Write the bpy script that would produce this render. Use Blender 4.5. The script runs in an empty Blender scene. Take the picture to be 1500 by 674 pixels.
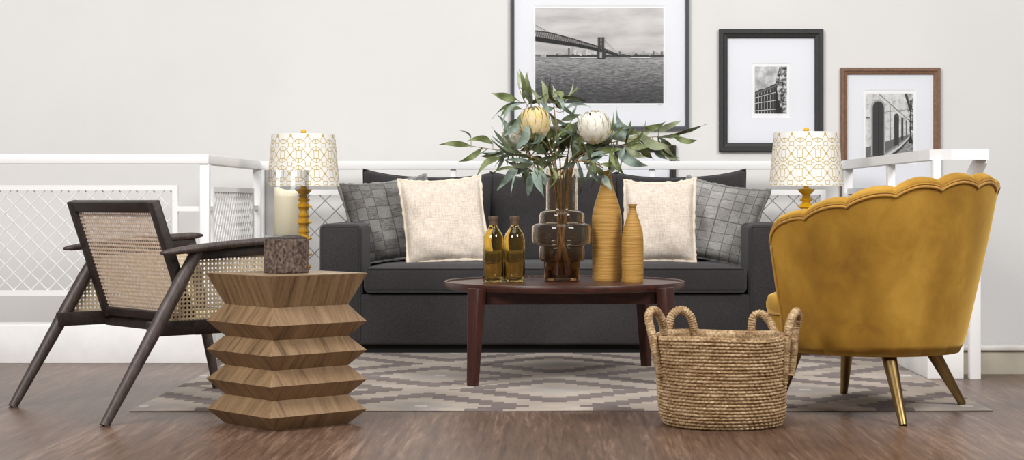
import bpy, bmesh, math, random
from mathutils import Vector, Matrix, noise as mnoise
random.seed(7)
sc = bpy.context.scene
COL = sc.collection
PI = math.pi
# ---------------------------------------------------------------- camera
F, CX, CY, EYE = 2600.0, 808.0, 293.0, 0.74       # focal length and principal point in frame pixels, eye height
cam = bpy.data.cameras.new('camera'); camo = bpy.data.objects.new('camera', cam); COL.objects.link(camo)
camo.location = (0, 0, EYE); camo.rotation_euler = (PI/2, 0, 0)
cam.sensor_width = 36; cam.lens = F/1500*36
cam.shift_x = (750-CX)/1500; cam.shift_y = -(337-CY)/1500
cam.clip_end = 60
sc.camera = camo
def W(px, py, Y):                                  # a measured pixel at a known distance -> world point
    return Vector(((px-CX)*Y/F, Y, EYE-(py-CY)*Y/F))
# ---------------------------------------------------------------- colour + material helpers
def lin(c):
    r = []
    for v in c[:3]:
        v = v/255
        r.append(v/12.92 if v <= .04045 else ((v+.055)/1.055)**2.4)
    return (*r, 1)
class NT:
    def __init__(s, name):
        s.m = bpy.data.materials.new(name); s.m.use_nodes = True
        s.t = s.m.node_tree; s.b = s.t.nodes['Principled BSDF']; s.out = s.t.nodes['Material Output']
    def n(s, typ, **kw):
        nd = s.t.nodes.new(typ)
        for k, v in kw.items():
            if k.startswith('i_'):
                key = k[2:]
                key = int(key) if key.isdigit() else key.replace('_', ' ')
                nd.inputs[key].default_value = v
            else: setattr(nd, k, v)
        return nd
    def l(s, a, ao, b, bi): s.t.links.new(a.outputs[ao], b.inputs[bi])
    def math(s, op, a, b=None, c=None):
        nd = s.t.nodes.new('ShaderNodeMath'); nd.operation = op
        for i, v in enumerate((a, b, c)):
            if v is None: continue
            if isinstance(v, (int, float)): nd.inputs[i].default_value = v
            else: s.t.links.new(v, nd.inputs[i])
        return nd.outputs[0]
    def mix(s, fac, a, b):
        nd = s.t.nodes.new('ShaderNodeMix'); nd.data_type = 'RGBA'
        for i, v in ((0, fac), (6, a), (7, b)):
            if isinstance(v, (int, float)): nd.inputs[i].default_value = v
            elif isinstance(v, tuple): nd.inputs[i].default_value = v
            else: s.t.links.new(v, nd.inputs[i])
        return nd.outputs[2]
    def coords(s, kind='Object', scale=(1,1,1), rot=(0,0,0)):
        c = s.n('ShaderNodeTexCoord'); mp = s.n('ShaderNodeMapping')
        mp.inputs['Scale'].default_value = scale; mp.inputs['Rotation'].default_value = rot
        s.l(c, kind, mp, 0); return mp
    def noise(s, scale, detail=4, rough=.55, co=None, dist=0):
        nd = s.n('ShaderNodeTexNoise'); nd.inputs['Scale'].default_value = scale
        nd.inputs['Detail'].default_value = detail; nd.inputs['Roughness'].default_value = rough
        nd.inputs['Distortion'].default_value = dist
        if co: s.l(co, 0, nd, 'Vector')
        return nd.outputs[0]
    def ramp(s, fac, stops):
        nd = s.n('ShaderNodeValToRGB'); e = nd.color_ramp.elements
        while len(e) < len(stops): e.new(.5)
        for el, (p, c) in zip(e, stops): el.position = p; el.color = c
        s.t.links.new(fac, nd.inputs[0]); return nd.outputs[0]
    def bump(s, h, strength=.3, dist=.01):
        nd = s.n('ShaderNodeBump'); nd.inputs['Strength'].default_value = strength; nd.inputs['Distance'].default_value = dist
        s.t.links.new(h, nd.inputs['Height']); s.t.links.new(nd.outputs[0], s.b.inputs['Normal'])
    def base(s, c):
        if isinstance(c, tuple): s.b.inputs['Base Color'].default_value = c
        else: s.t.links.new(c, s.b.inputs['Base Color'])
    def set(s, **kw):
        for k, v in kw.items(): s.b.inputs[k.replace('_', ' ')].default_value = v
def simple(name, c, rough=.5, metal=0, c2=None, scale=8, stretch=(1,1,1), kind='Object', bump=0, bscale=60, detail=4, lo=.35, hi=.65, **kw):
    n = NT(name); n.set(Roughness=rough, Metallic=metal, **kw)
    if c2:
        co = n.coords(kind, stretch)
        n.base(n.ramp(n.noise(scale, detail, .6, co), [(lo, lin(c)), (hi, lin(c2))]))
    else: n.base(lin(c))
    if bump:
        co2 = n.coords(kind, stretch); n.bump(n.noise(bscale, 3, .6, co2), bump, .004)
    return n.m
MAT = {}
MAT['wall'] = simple('wall_paint', (238,236,233), .9, c2=(234,232,229), scale=1.2, bump=.03, bscale=120)
MAT['white'] = simple('white_metal', (250,249,248), .45)
MAT['plinth'] = simple('white_plaster', (250,248,246), .8, c2=(238,236,233), scale=5, lo=.25, hi=.6, bump=.2, bscale=14)
MAT['kerb'] = simple('beige_plaster', (190,182,165), .8, c2=(180,172,156), scale=6)
MAT['kerbcap'] = simple('pale_cap', (216,212,206), .7)
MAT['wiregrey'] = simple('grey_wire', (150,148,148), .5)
# floor: vinyl planks with grain along the depth
n = NT('floor_planks'); n.set(Roughness=.36, Specular_IOR_Level=.6)
co = n.coords('Object', (1,1,1), (0,0,PI/2))
br = n.n('ShaderNodeTexBrick'); br.offset = .37
for k, v in (('Scale',1.0),('Mortar Size',.0012),('Brick Width',1.25),('Row Height',.19),('Bias',0.0)): br.inputs[k].default_value = v
br.inputs['Color1'].default_value = (0,0,0,1); br.inputs['Color2'].default_value = (1,1,1,1); br.inputs['Mortar'].default_value = (.2,.2,.2,1)
n.l(co, 0, br, 'Vector')
g1 = n.noise(8, 8, .68, n.coords('Object', (4.2,.24,1)), 1.0)
g2 = n.noise(40, 5, .65, n.coords('Object', (3,.16,1)), .8)
g3 = n.noise(2.2, 3, .5, n.coords('Object', (1,.5,1)), .5)
f = n.math('ADD', n.math('MULTIPLY', g1, .52), n.math('MULTIPLY', g2, .26))
f = n.math('ADD', f, n.math('MULTIPLY', g3, .22))
f = n.math('ADD', f, n.math('MULTIPLY', br.outputs['Color'], .05))
colr = n.ramp(f, [(.36, lin((58,41,32))), (.46, lin((84,62,49))), (.55, lin((104,79,64))), (.68, lin((150,123,104)))])
colr = n.mix(n.math('MULTIPLY', br.outputs['Fac'], .35), colr, lin((72,56,49)))
n.base(colr); n.bump(f, .15, .004); MAT['floor'] = n.m
def fabric(name, c, c2, rough=.95, weave=900, bump=.35, big=3, sheen=.15, kind='Object'):
    n = NT(name); n.set(Roughness=rough, Sheen_Weight=sheen, Sheen_Roughness=.6, Specular_IOR_Level=.2)
    co = n.coords(kind)
    a = n.noise(big, 3, .5, co); b = n.noise(weave*.35, 3, .8, co)
    f = n.math('ADD', n.math('MULTIPLY', a, .35), n.math('MULTIPLY', b, .65))
    n.base(n.ramp(f, [(.36, lin(c)), (.64, lin(c2))])); n.bump(b, bump, .002); return n.m
MAT['sofa'] = fabric('charcoal_linen', (38,35,36), (68,64,65), weave=620, big=2)
MAT['sofa_dark'] = simple('black_base', (24,23,24), .8)
# cream loose weave
def weave_mat(name, c, c2, s=260, st=(1,1,1)):
    n = NT(name); n.set(Roughness=.95, Sheen_Weight=.1, Specular_IOR_Level=.15)
    a = n.noise(s, 2, .7, n.coords('UV', (1,.12,1))); b = n.noise(s, 2, .7, n.coords('UV', (.12,1,1)))
    f = n.math('ADD', n.math('MULTIPLY', a, .5), n.math('MULTIPLY', b, .5))
    n.base(n.ramp(f, [(.38, lin(c)), (.60, lin(c2))])); n.bump(f, .5, .003); return n.m
MAT['cream'] = weave_mat('cream_weave', (216,198,178), (248,236,222), 85)
MAT['creamedge'] = weave_mat('cream_fringe', (226,208,184), (252,242,226), 300)
def check_mat(name, lines_only):
    n = NT(name); n.set(Roughness=.95, Specular_IOR_Level=.15, Sheen_Weight=.1)
    uvn = n.n('ShaderNodeTexCoord'); sp = n.n('ShaderNodeSeparateXYZ'); n.l(uvn, 'UV', sp, 0)
    N_ = 8.0
    u = n.math('MULTIPLY', sp.outputs[0], N_); v = n.math('MULTIPLY', sp.outputs[1], N_)
    par = n.math('MODULO', n.math('ADD', n.math('FLOOR', u), n.math('FLOOR', v)), 2.0)
    def line(x): 
        d = n.math('ABSOLUTE', n.math('SUBTRACT', n.math('FRACT', x), .5)); return n.math('GREATER_THAN', d, .465)
    ln = n.math('MAXIMUM', line(u), line(v))
    s1 = n.noise(110, 3, .7, n.coords('UV', (.15,1,1)), .8); s2 = n.noise(110, 3, .7, n.coords('UV', (1,.5,1)))
    c_a = n.ramp(s1, [(.36, lin((86,84,82))), (.62, lin((138,135,132)))])
    c_b = n.ramp(s2, [(.36, lin((118,116,113))), (.62, lin((144,142,138)))])
    if lines_only:
        c_a = n.ramp(s2, [(.36, lin((146,144,141))), (.62, lin((186,183,178)))])
        c_b = n.ramp(s1, [(.36, lin((158,156,152))), (.62, lin((196,193,188)))])
    cc = n.mix(n.math('MULTIPLY', ln, .6), n.mix(par, c_a, c_b), lin((62,60,60)))
    n.base(cc); n.bump(s1, .4, .003); return n.m
MAT['check'] = check_mat('grey_check_weave', False)
MAT['check2'] = check_mat('grey_windowpane_weave', True)
MAT['checkedge'] = simple('grey_flange', (120,118,116), .95, c2=(168,166,162), scale=160)
# woods
def wood(name, c, c2, rough=.4, kind='Object', st=(1,1,1), scale=6, c3=None, bump=.1, dist=1.0, rot=(0,0,0), coat=0):
    n = NT(name); n.set(Roughness=rough, Coat_Weight=coat, Coat_Roughness=.25)
    co = n.coords(kind, st, rot)
    a = n.noise(scale, 5, .62, co, dist); b = n.noise(scale*5, 3, .6, co, .3)
    f = n.math('ADD', n.math('MULTIPLY', a, .65), n.math('MULTIPLY', b, .35))
    st_ = [(.36, lin(c)), (.62, lin(c2))]
    if c3: st_ = [(.34, lin(c)), (.47, lin(c2)), (.66, lin(c3))]
    n.base(n.ramp(f, st_)); n.bump(f, bump, .003); return n.m
MAT['walnut'] = wood('reddish_walnut', (44,19,13), (78,38,27), .38, st=(1,8,8), coat=.12)
MAT['walnut_leg'] = wood('reddish_walnut_leg', (42,16,10), (74,33,22), .45, st=(8,8,1), coat=.0)
MAT['dark'] = wood('dark_stained_ash', (34,28,26), (60,50,46), .5, st=(6,6,6), scale=5)
MAT['dark_leg'] = wood('dark_stained_leg', (52,43,40), (88,75,69), .5, st=(12,12,3), scale=5)
MAT['oak'] = wood('smoked_oak', (84,63,42), (133,105,74), .5, 'UV', st=(9,.55,1), scale=4, c3=(160,131,97), dist=.5, rot=(0,0,.12))
MAT['oak_top'] = wood('smoked_oak_top', (120,97,72), (165,140,110), .4, 'UV', st=(8,.6,1), scale=4)
MAT['framebrown'] = wood('brown_frame', (112,80,60), (142,106,82), .45, st=(6,6,6), scale=8)
MAT['frameblack'] = wood('black_frame', (28,27,27), (52,51,50), .5, st=(10,10,10), scale=14, bump=.4)
MAT['frameslate'] = simple('slate_frame', (74,77,82), .45)
MAT['mat_board'] = simple('mount_board', (238,239,243), .9)
MAT['bevel'] = simple('mount_bevel', (250,250,250), .9)
# caning
MAT['cane'] = simple('woven_cane', (208,184,146), .6, c2=(236,217,182), scale=70, lo=.3, hi=.7)
MAT['cane_back'] = simple('woven_cane_back', (206,182,158), .6, c2=(240,221,200), scale=60, lo=.3, hi=.7)
# velvet
n = NT('mustard_velvet'); n.set(Roughness=.8, Sheen_Weight=1.0, Sheen_Roughness=.45, Specular_IOR_Level=.25)
n.b.inputs['Sheen Tint'].default_value = lin((255,214,120))
co = n.coords('Object', (1,1,.8)); a = n.math('ADD', n.math('MULTIPLY', n.noise(2.6, 3, .5, co, .2), .65), n.math('MULTIPLY', n.noise(9, 6, .65, co, .4), .35)); b = n.noise(260, 2, .6, co)
n.base(n.ramp(a, [(.36, lin((140,99,32))), (.48, lin((170,125,43))), (.64, lin((204,157,64)))])); n.bump(b, .12, .001); MAT['velvet'] = n.m
MAT['velvet_pipe'] = simple('mustard_piping', (182,134,46), .75, Sheen_Weight=.3)
MAT['brass'] = simple('aged_brass', (160,134,90), .36, 1.0, c2=(134,110,70), scale=9, stretch=(1,1,.3))
MAT['yellow'] = simple('yellow_lacquer', (242,186,16), .35, c2=(228,168,14), scale=20)
MAT['shade'] = simple('white_linen_shade', (250,247,240), .9, Subsurface_Weight=0.0)
MAT['shadeline'] = simple('gold_trellis_line', (208,178,84), .7)
MAT['black'] = simple('black_wood', (30,28,27), .5)
# ribbed ceramic
n = NT('mustard_ribbed_ceramic'); n.set(Roughness=.55)
co = n.coords('Object', (1.5,1.5,60)); a = n.noise(4, 4, .7, co); 
n.base(n.ramp(a, [(.32, lin((156,112,44))), (.52, lin((186,139,62))), (.7, lin((208,164,92)))])); n.bump(a, .55, .006); MAT['ribbed'] = n.m
# glass
def glass(name, c, rough=0.0, ior=1.47):
    n = NT(name); n.set(Roughness=rough, IOR=ior, Transmission_Weight=1.0); n.base(c); return n.m
n = NT('clear_glass')
tr = n.n('ShaderNodeBsdfTransparent'); gl = n.n('ShaderNodeBsdfGlossy'); gl.inputs['Roughness'].default_value = .0
fr = n.n('ShaderNodeLayerWeight'); fr.inputs[0].default_value = .22; mx = n.n('ShaderNodeMixShader')
n.t.links.new(n.math('MULTIPLY_ADD', n.math('POWER', fr.outputs['Facing'], 3.0), .22, .025), mx.inputs[0]); n.t.links.new(n.mix(n.math('POWER', fr.outputs['Facing'], 1.3), (.965,.966,.967,1), (.34,.35,.36,1)), tr.inputs[0]); n.l(tr, 0, mx, 1); n.l(gl, 0, mx, 2); n.l(mx, 0, n.out, 0); MAT['clear'] = n.m
MAT['amber'] = glass('amber_bottle_glass', (.92,.74,.30,1))
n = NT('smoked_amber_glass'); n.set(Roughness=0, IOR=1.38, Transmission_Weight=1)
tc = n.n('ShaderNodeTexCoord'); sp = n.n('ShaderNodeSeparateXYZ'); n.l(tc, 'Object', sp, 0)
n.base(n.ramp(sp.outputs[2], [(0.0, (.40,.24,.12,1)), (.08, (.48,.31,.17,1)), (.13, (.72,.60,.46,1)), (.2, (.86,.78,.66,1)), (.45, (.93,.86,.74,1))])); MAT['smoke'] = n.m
n = NT('picture_glazing')
tr = n.n('ShaderNodeBsdfTransparent'); gl = n.n('ShaderNodeBsdfGlossy'); gl.inputs['Roughness'].default_value = .02
fr = n.n('ShaderNodeFresnel'); fr.inputs[0].default_value = 1.3; mx = n.n('ShaderNodeMixShader')
n.l(fr, 0, mx, 0); n.l(tr, 0, mx, 1); n.l(gl, 0, mx, 2); n.l(mx, 0, n.out, 0); MAT['glazing'] = n.m
MAT['wax'] = simple('ivory_wax', (253,243,212), .5, Subsurface_Weight=.3, Subsurface_Scale=.02)
MAT['wick'] = simple('burnt_wick', (50,42,36), .9)
MAT['bark'] = simple('rough_bark', (54,44,38), .95, c2=(132,112,99), scale=110, stretch=(1,1,.7), bump=1.0, bscale=120, lo=.36, hi=.66)
MAT['cork'] = simple('brown_metal_cap', (104,84,66), .45, .3)
# seagrass rope
n = NT('seagrass_rope'); n.set(Roughness=.85, Specular_IOR_Level=.2)
a = n.noise(14, 3, .6, n.coords('Object', (1,1,4))); b = n.noise(120, 3, .7, n.coords('Object'))
n.base(n.ramp(n.math('ADD', n.math('MULTIPLY', a, .45), n.math('MULTIPLY', b, .55)), [(.34, lin((98,72,47))), (.48, lin((162,131,95))), (.64, lin((214,190,152)))]))
n.bump(b, .5, .003); MAT['rope'] = n.m
# foliage
def leafmat(name, c, c2, back):
    n = NT(name); n.set(Roughness=.5, Specular_IOR_Level=.4)
    f = n.ramp(n.noise(26, 4, .6, n.coords('Object')), [(.35, lin(c)), (.65, lin(c2))])
    g = n.n('ShaderNodeNewGeometry'); n.base(n.mix(g.outputs['Backfacing'], f, lin(back))); return n.m
MAT['leaf_sage'] = leafmat('sage_leaf', (102,119,106), (146,161,147), (150,160,142))
MAT['leaf_olive'] = leafmat('olive_leaf', (92,103,58), (130,141,90), (148,154,116))
MAT['leaf_dark'] = leafmat('dark_leaf', (56,66,42), (92,101,70), (104,112,84))
MAT['leaf_pale'] = leafmat('pale_leaf', (138,148,112), (176,182,148), (186,190,160))
MAT['stem'] = simple('brown_stem', (126,92,58), .8, c2=(160,122,80), scale=30)
MAT['stemgreen'] = simple('green_stem', (92,90,54), .8, c2=(120,112,70), scale=30)
MAT['petal'] = simple('ivory_petal', (252,249,240), .7, c2=(242,235,214), scale=20, Subsurface_Weight=.1, Subsurface_Scale=.01)
MAT['petal_peach'] = simple('peach_yellow_petal', (226,208,120), .7, c2=(246,224,190), scale=26)
MAT['bract'] = simple('yellow_bract', (218,198,96), .7, c2=(232,220,150), scale=20)
# rug
n = NT('diamond_rug'); n.set(Roughness=1.0, Specular_IOR_Level=.1, Sheen_Weight=.15)
tc = n.n('ShaderNodeTexCoord'); sp = n.n('ShaderNodeSeparateXYZ'); n.l(tc, 'Object', sp, 0)
wob = n.noise(18, 2, .5, n.coords('Object', (.6,1,1)))
wob = n.math('MULTIPLY', n.math('SUBTRACT', wob, .5), .02)
QX, QY = .045, .040
X = n.math('ADD', sp.outputs[0], .02); Yc = n.math('ADD', n.math('ADD', sp.outputs[1], 0.0), wob)
ys = n.math('MULTIPLY', n.math('ADD', n.math('FLOOR', n.math('DIVIDE', X, QX)), .5), QX)      # stair steps across
PX, PY = .97, 1.08
def tri(v, p, off):   # distance to nearest multiple of p, in half periods
    w = n.math('DIVIDE', n.math('ADD', v, off), p)
    return n.math('MULTIPLY', n.math('ABSOLUTE', n.math('SUBTRACT', w, n.math('ROUND', w))), 2.0)
def dia(ox, oy): return n.math('ADD', tri(ys, PX, ox), tri(Yc, PY, oy))
mA = dia(0, 0); mB = dia(PX/2, PY/2)
m_ = n.math('MINIMUM', mA, mB)
v1 = n.noise(3.2, 2, .5, n.coords('Object')); v2 = n.noise(300, 2, .7, n.coords('Object'))
cream_ = n.ramp(v1, [(.35, lin((164,150,136))), (.65, lin((192,179,165)))])
brown_ = n.ramp(v1, [(.35, lin((103,90,86))), (.65, lin((126,113,108)))])
grey_ = n.ramp(v1, [(.35, lin((158,148,140))), (.65, lin((178,170,162)))])
def gt(v, t): return n.math('GREATER_THAN', v, t)
c_ = n.mix(gt(m_, .05), lin((214,206,196)), grey_)
c_ = n.mix(gt(m_, .30), c_, cream_); c_ = n.mix(gt(m_, .54), c_, brown_); c_ = n.mix(gt(m_, .83), c_, cream_)
c_ = n.mix(n.math('MULTIPLY', v2, .22), c_, lin((110,98,92)))
n.base(c_); n.bump(v2, .5, .004); MAT['rug'] = n.m
MAT['rugedge'] = simple('rug_binding', (92,84,80), 1.0, c2=(120,110,104), scale=20)
# ---------------------------------------------------------------- mesh builder
class MB:
    def __init__(s): s.v=[]; s.f=[]; s.sm=[]; s.mi=[]; s.uv=[]
    def add(s, vs, fs, smooth=True, mat=0, uvs=None):
        o = len(s.v); s.v += [Vector(p) for p in vs]
        for i, f in enumerate(fs):
            s.f.append([o+k for k in f]); s.sm.append(smooth); s.mi.append(mat)
            s.uv.append(uvs[i] if uvs else None)
        return s
    def box(s, lo, hi, bevel=0, seg=2, mat=0, mtx=None):
        bm = bmesh.new(); bmesh.ops.create_cube(bm, size=1)
        lo, hi = Vector(lo), Vector(hi); c = (lo+hi)/2; d = hi-lo
        for v in bm.verts: v.co = Vector((v.co.x*d.x, v.co.y*d.y, v.co.z*d.z))+c
        if bevel: bmesh.ops.bevel(bm, geom=list(bm.edges), offset=bevel, segments=seg, profile=.5, affect='EDGES')
        bm.verts.index_update(); M = mtx or Matrix()
        s.add([M@v.co for v in bm.verts], [[v.index for v in f.verts] for f in bm.faces], bool(bevel), mat); bm.free(); return s
    def bar(s, a, b, w, h, w2=None, h2=None, up=(0,0,1), bevel=0, mat=0):
        a, b = Vector(a), Vector(b); d = (b-a).normalized(); u = Vector(up)
        x = d.cross(u).normalized(); y = x.cross(d).normalized()
        w2 = w if w2 is None else w2; h2 = h if h2 is None else h2
        bm = bmesh.new(); vs = []
        for p, ww, hh in ((a,w,h),(b,w2,h2)):
            for sx, sy in ((-1,-1),(1,-1),(1,1),(-1,1)): vs.append(bm.verts.new(p+x*sx*ww/2+y*sy*hh/2))
        for f in ((3,2,1,0),(4,5,6,7),(0,1,5,4),(1,2,6,5),(2,3,7,6),(3,0,4,7)): bm.faces.new([vs[i] for i in f])
        if bevel: bmesh.ops.bevel(bm, geom=list(bm.edges), offset=bevel, segments=2, profile=.5, affect='EDGES')
        bm.verts.index_update()
        s.add([v.co.copy() for v in bm.verts], [[v.index for v in f.verts] for f in bm.faces], bool(bevel), mat); bm.free(); return s
    def tube(s, pts, r, n=10, caps=True, mat=0, flat=None):
        pts = [Vector(p) for p in pts]; k = len(pts)
        rs = r if isinstance(r, (list, tuple)) else [r]*k
        vs=[]; fs=[]; prev=None
        for i, p in enumerate(pts):
            d = (pts[min(i+1,k-1)]-pts[max(i-1,0)])
            d = d.normalized() if d.length > 1e-9 else Vector((0,0,1))
            if prev is None:
                ref = Vector((0,0,1)) if abs(d.z) < .9 else Vector((1,0,0))
                x = d.cross(ref).normalized()
            else: x = (prev-d*prev.dot(d)); x = x.normalized() if x.length > 1e-6 else d.orthogonal().normalized()
            prev = x; y = d.cross(x)
            for j in range(n):
                a = 2*PI*j/n; vs.append(p+(x*math.cos(a)+y*math.sin(a))*rs[i])
        for i in range(k-1):
            for j in range(n): fs.append((i*n+j, i*n+(j+1)%n, (i+1)*n+(j+1)%n, (i+1)*n+j))
        s.add(vs, fs, True, mat)
        if caps: s.add(vs[:n], [tuple(range(n))[::-1]], False, mat); s.add(vs[-n:], [tuple(range(n))], False, mat)
        return s
    def lathe(s, prof, c=(0,0,0), n=48, mat=0, smooth=True, rfun=None):
        c = Vector(c); k = len(prof); vs=[]; fs=[]
        for i, (r, z) in enumerate(prof):
            for j in range(n):
                a = 2*PI*j/n; rr = r if rfun is None else rfun(r, a, z)
                vs.append(c+Vector((rr*math.cos(a), rr*math.sin(a), z)))
        for i in range(k-1):
            for j in range(n): fs.append((i*n+j, i*n+(j+1)%n, (i+1)*n+(j+1)%n, (i+1)*n+j))
        s.add(vs, fs, smooth, mat)
        return s
    def disc(s, r, z, c=(0,0,0), n=48, up=True, mat=0):
        c = Vector(c); vs = [c+Vector((r*math.cos(2*PI*j/n), r*math.sin(2*PI*j/n), z)) for j in range(n)]
        s.add(vs, [tuple(range(n)) if up else tuple(range(n))[::-1]], False, mat); return s
    def build(s, name, mats, parent=None, local=False, autosmooth=None):
        me = bpy.data.meshes.new(name)
        inv = Matrix() if (parent is None or local) else rootm(parent).inverted()
        me.from_pydata([tuple(inv@v) for v in s.v], [], s.f)
        for p, sm, mi in zip(me.polygons, s.sm, s.mi): p.use_smooth = sm; p.material_index = mi
        if any(u is not None for u in s.uv):
            ul = me.uv_layers.new(name='UVMap')
            for p, u in zip(me.polygons, s.uv):
                if u:
                    for li, c in zip(p.loop_indices, u): ul.data[li].uv = c
        for m in (mats if isinstance(mats, (list, tuple)) else [mats]): me.materials.append(MAT[m] if isinstance(m, str) else m)
        me.validate(); me.update()
        if autosmooth is not None:
            try: me.set_sharp_from_angle(angle=math.radians(autosmooth))
            except Exception: pass
        o = bpy.data.objects.new(name, me); COL.objects.link(o)
        if parent is not None: o.parent = parent
        return o
def rootm(o):
    while o.parent: o = o.parent
    return Matrix.LocRotScale(o.location, o.rotation_euler, o.scale)
def tag(o, label=None, cat=None, group=None, kind=None):
    if label: o['label'] = label
    if cat: o['category'] = cat
    if group: o['group'] = group
    if kind: o['kind'] = kind
    return o
def thing(name, label, cat, loc=(0,0,0), rz=0, group=None):
    o = bpy.data.objects.new(name, None); COL.objects.link(o); o.empty_display_size = .1
    o.location = loc; o.rotation_euler = (0,0,rz); return tag(o, label, cat, group)
def copy_tree(o, parent=None):
    c = o.copy(); COL.objects.link(c)
    if parent: c.parent = parent
    for ch in [x for x in list(bpy.data.objects) if x.parent == o]: copy_tree(ch, c)
    return c
def centred(mb, name, mats, cat, label, group=None, **kw):         # one-mesh thing with its origin at its base
    lo = Vector((min(v.x for v in mb.v), min(v.y for v in mb.v), min(v.z for v in mb.v)))
    hi = Vector((max(v.x for v in mb.v), max(v.y for v in mb.v), 0))
    b = Vector(((lo.x+hi.x)/2, (lo.y+hi.y)/2, lo.z))
    mb.v = [v-b for v in mb.v]; o = mb.build(name, mats, None, **kw); o.location = b
    return tag(o, label, cat, group)
# ================================================================ SETTING
WALLY = 9.75
m = MB(); m.box((-2.55, WALLY, -1.1), (3.6, WALLY+.12, 3.4)); tag(m.build('wall_back', 'wall'), kind='structure', label='off white back wall with framed pictures')
m = MB()   # left wall section turns toward the viewer from the corner
a = Vector((-2.55, WALLY)); b = Vector((-3.85, WALLY-1.05)); nrm = Vector((-(b-a).y, (b-a).x)).normalized()*-.12
vs = []
for z in (-1.1, 3.4):
    for p in (a, b, b+nrm, a+nrm): vs.append((p.x, p.y, z))
m.add(vs, [(0,1,2,3),(7,6,5,4),(0,4,5,1),(1,5,6,2),(2,6,7,3),(3,7,4,0)], False)
tag(m.build('wall_left', 'wall'), kind='structure', label='off white wall section left of the corner')
FB = 7.54
m = MB(); m.box((-4.5, 1.5, -.15), (4.5, FB, 0)); m.box((-4.5, FB, -.15), (1.70, WALLY-.02, 0))
tag(m.build('floor', 'floor'), kind='structure', label='brown wood plank floor')
m = MB(); m.box((1.70, FB+.10, -1.1), (3.6, WALLY, -1.0)); tag(m.build('floor_stairwell', 'floor'), kind='structure', label='lower landing behind the right kerb')
PT = .176   # plinth height
PI_X = 1.55
m = MB(); m.box((-4.0, 8.02, 0), (-PI_X, 8.2, PT), .004)
m.box((-PI_X-.16, 8.2, 0), (-PI_X, 9.42, PT), .004); tag(m.build('trim_1', 'plinth'), kind='structure', label='white plaster kerb under the left railing')
m = MB(); m.box((-PI_X-.16, 9.42, 0), (PI_X+.16, 9.58, PT), .004); tag(m.build('trim_2', 'plinth'), kind='structure', label='white plaster kerb behind the sofa')
m = MB(); m.box((PI_X, 7.32, 0), (1.70, 9.42, PT), .004); tag(m.build('trim_3', 'plinth'), kind='structure', label='white plaster kerb under the right railing')
m = MB(); m.box((1.705, FB, -.1), (3.6, FB+.09, .100), 0); m.box((1.705, FB-.012, .100), (3.6, FB+.10, .119), .003, mat=1)
tag(m.build('trim_4', ['kerb','kerbcap']), kind='structure', label='beige kerb along the floor edge at right')
# ================================================================ RAILING
RT, RH = .947, .044
rail = thing('railing', 'white metal railing with lattice panels around the sofa alcove', 'railing', (0, 8.0, 0))
def lattice(corner, ux, w, z0, z1, wire='white', fr=.024, pitch=.0775, wr=.0026, wirename='white_metal'):
    """flat welded panel: frame and crossing wires, ux = horizontal direction"""
    corner = Vector(corner); ux = Vector(ux).normalized(); up = Vector((0,0,1)); nn = ux.cross(up)
    P = lambda u, z: Vector((corner.x, corner.y, 0))+ux*u+up*z
    m = MB()
    for z in (z0+fr/2, z1-fr/2): m.bar(P(0,z), P(w,z), fr, fr)
    for u in (fr/2, w-fr/2): m.bar(P(u,z0+fr), P(u,z1-fr), fr, fr, up=nn)
    pan = m.build('lattice_panel', 'white', rail)
    g = MB(); h = z1-z0-2*fr; ww = w-2*fr; k = -h
    for sgn in (1, -1):
        u0 = -h if sgn > 0 else 0
        uu = u0 - (u0 % pitch)
        while uu < ww+h:
            # line u = uu + sgn*(z)   z in 0..h
            zs = []
            for (ua, za, ub, zb) in ((uu, 0, uu+sgn*h, h),):
                t0, t1 = 0.0, 1.0; du = ub-ua
                for lo_, hi_ in ((0, ww),):
                    ta, tb = (lo_-ua)/du, (hi_-ua)/du
                    if ta > tb: ta, tb = tb, ta
                    t0, t1 = max(t0, ta), min(t1, tb)
                if t1-t0 > .01:
                    off = nn*(.0027*sgn)
                    g.tube([P(fr+ua+du*t0, z0+fr+h*t0)+off, P(fr+ua+du*t1, z0+fr+h*t1)+off], wr, 5, False)
            uu += pitch
    wl = g.build('wire_mesh', wire, pan)
    if wire != 'white': wl['label'] = 'grey crossing wires'
    return pan
RZ = RT-RH/2
# left front run at Y=8.05
YL = 8.05
tag(MB().box((-3.9, YL-.03, RT-RH), (-PI_X+.0, YL+.03, RT), .003).box((-PI_X-.06, YL+.03, RT-RH), (-PI_X, 9.44, RT), .003)
    .box((-PI_X-.06, 9.44, RT-RH), (PI_X+.06, 9.50, RT), .003).build('top_rail', 'white', rail), 'long white top rail')
def post(x, y, w=.042, d=.042, z0=PT, z1=RT-RH): return MB().box((x-w/2, y-d/2, z0), (x+w/2, y+d/2, z1), .002).build('post', 'white', rail)
post(-PI_X-.021, YL); post(-PI_X-.021, 9.47)
xr = W(261, 300, YL).x
lattice((xr-1.7, YL, 0), (1,0,0), 1.7, .306, .807)
def link(a, b): return MB().bar(a, b, .022, .022).build('connector', 'white', rail)
for z in (.70, .40): link((xr, YL, z), (-PI_X-.042, YL, z))
post(xr-1.75, YL); 
lattice((-PI_X-.02, 8.18, 0), (0,1,0), 1.12, .26, .80, pitch=.066, wr=.0035)
for z in (.70,): link((-PI_X-.02, YL+.02, z), (-PI_X-.02, 8.18, z)); link((-PI_X-.02, 9.30, z), (-PI_X-.02, 9.45, z))
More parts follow.
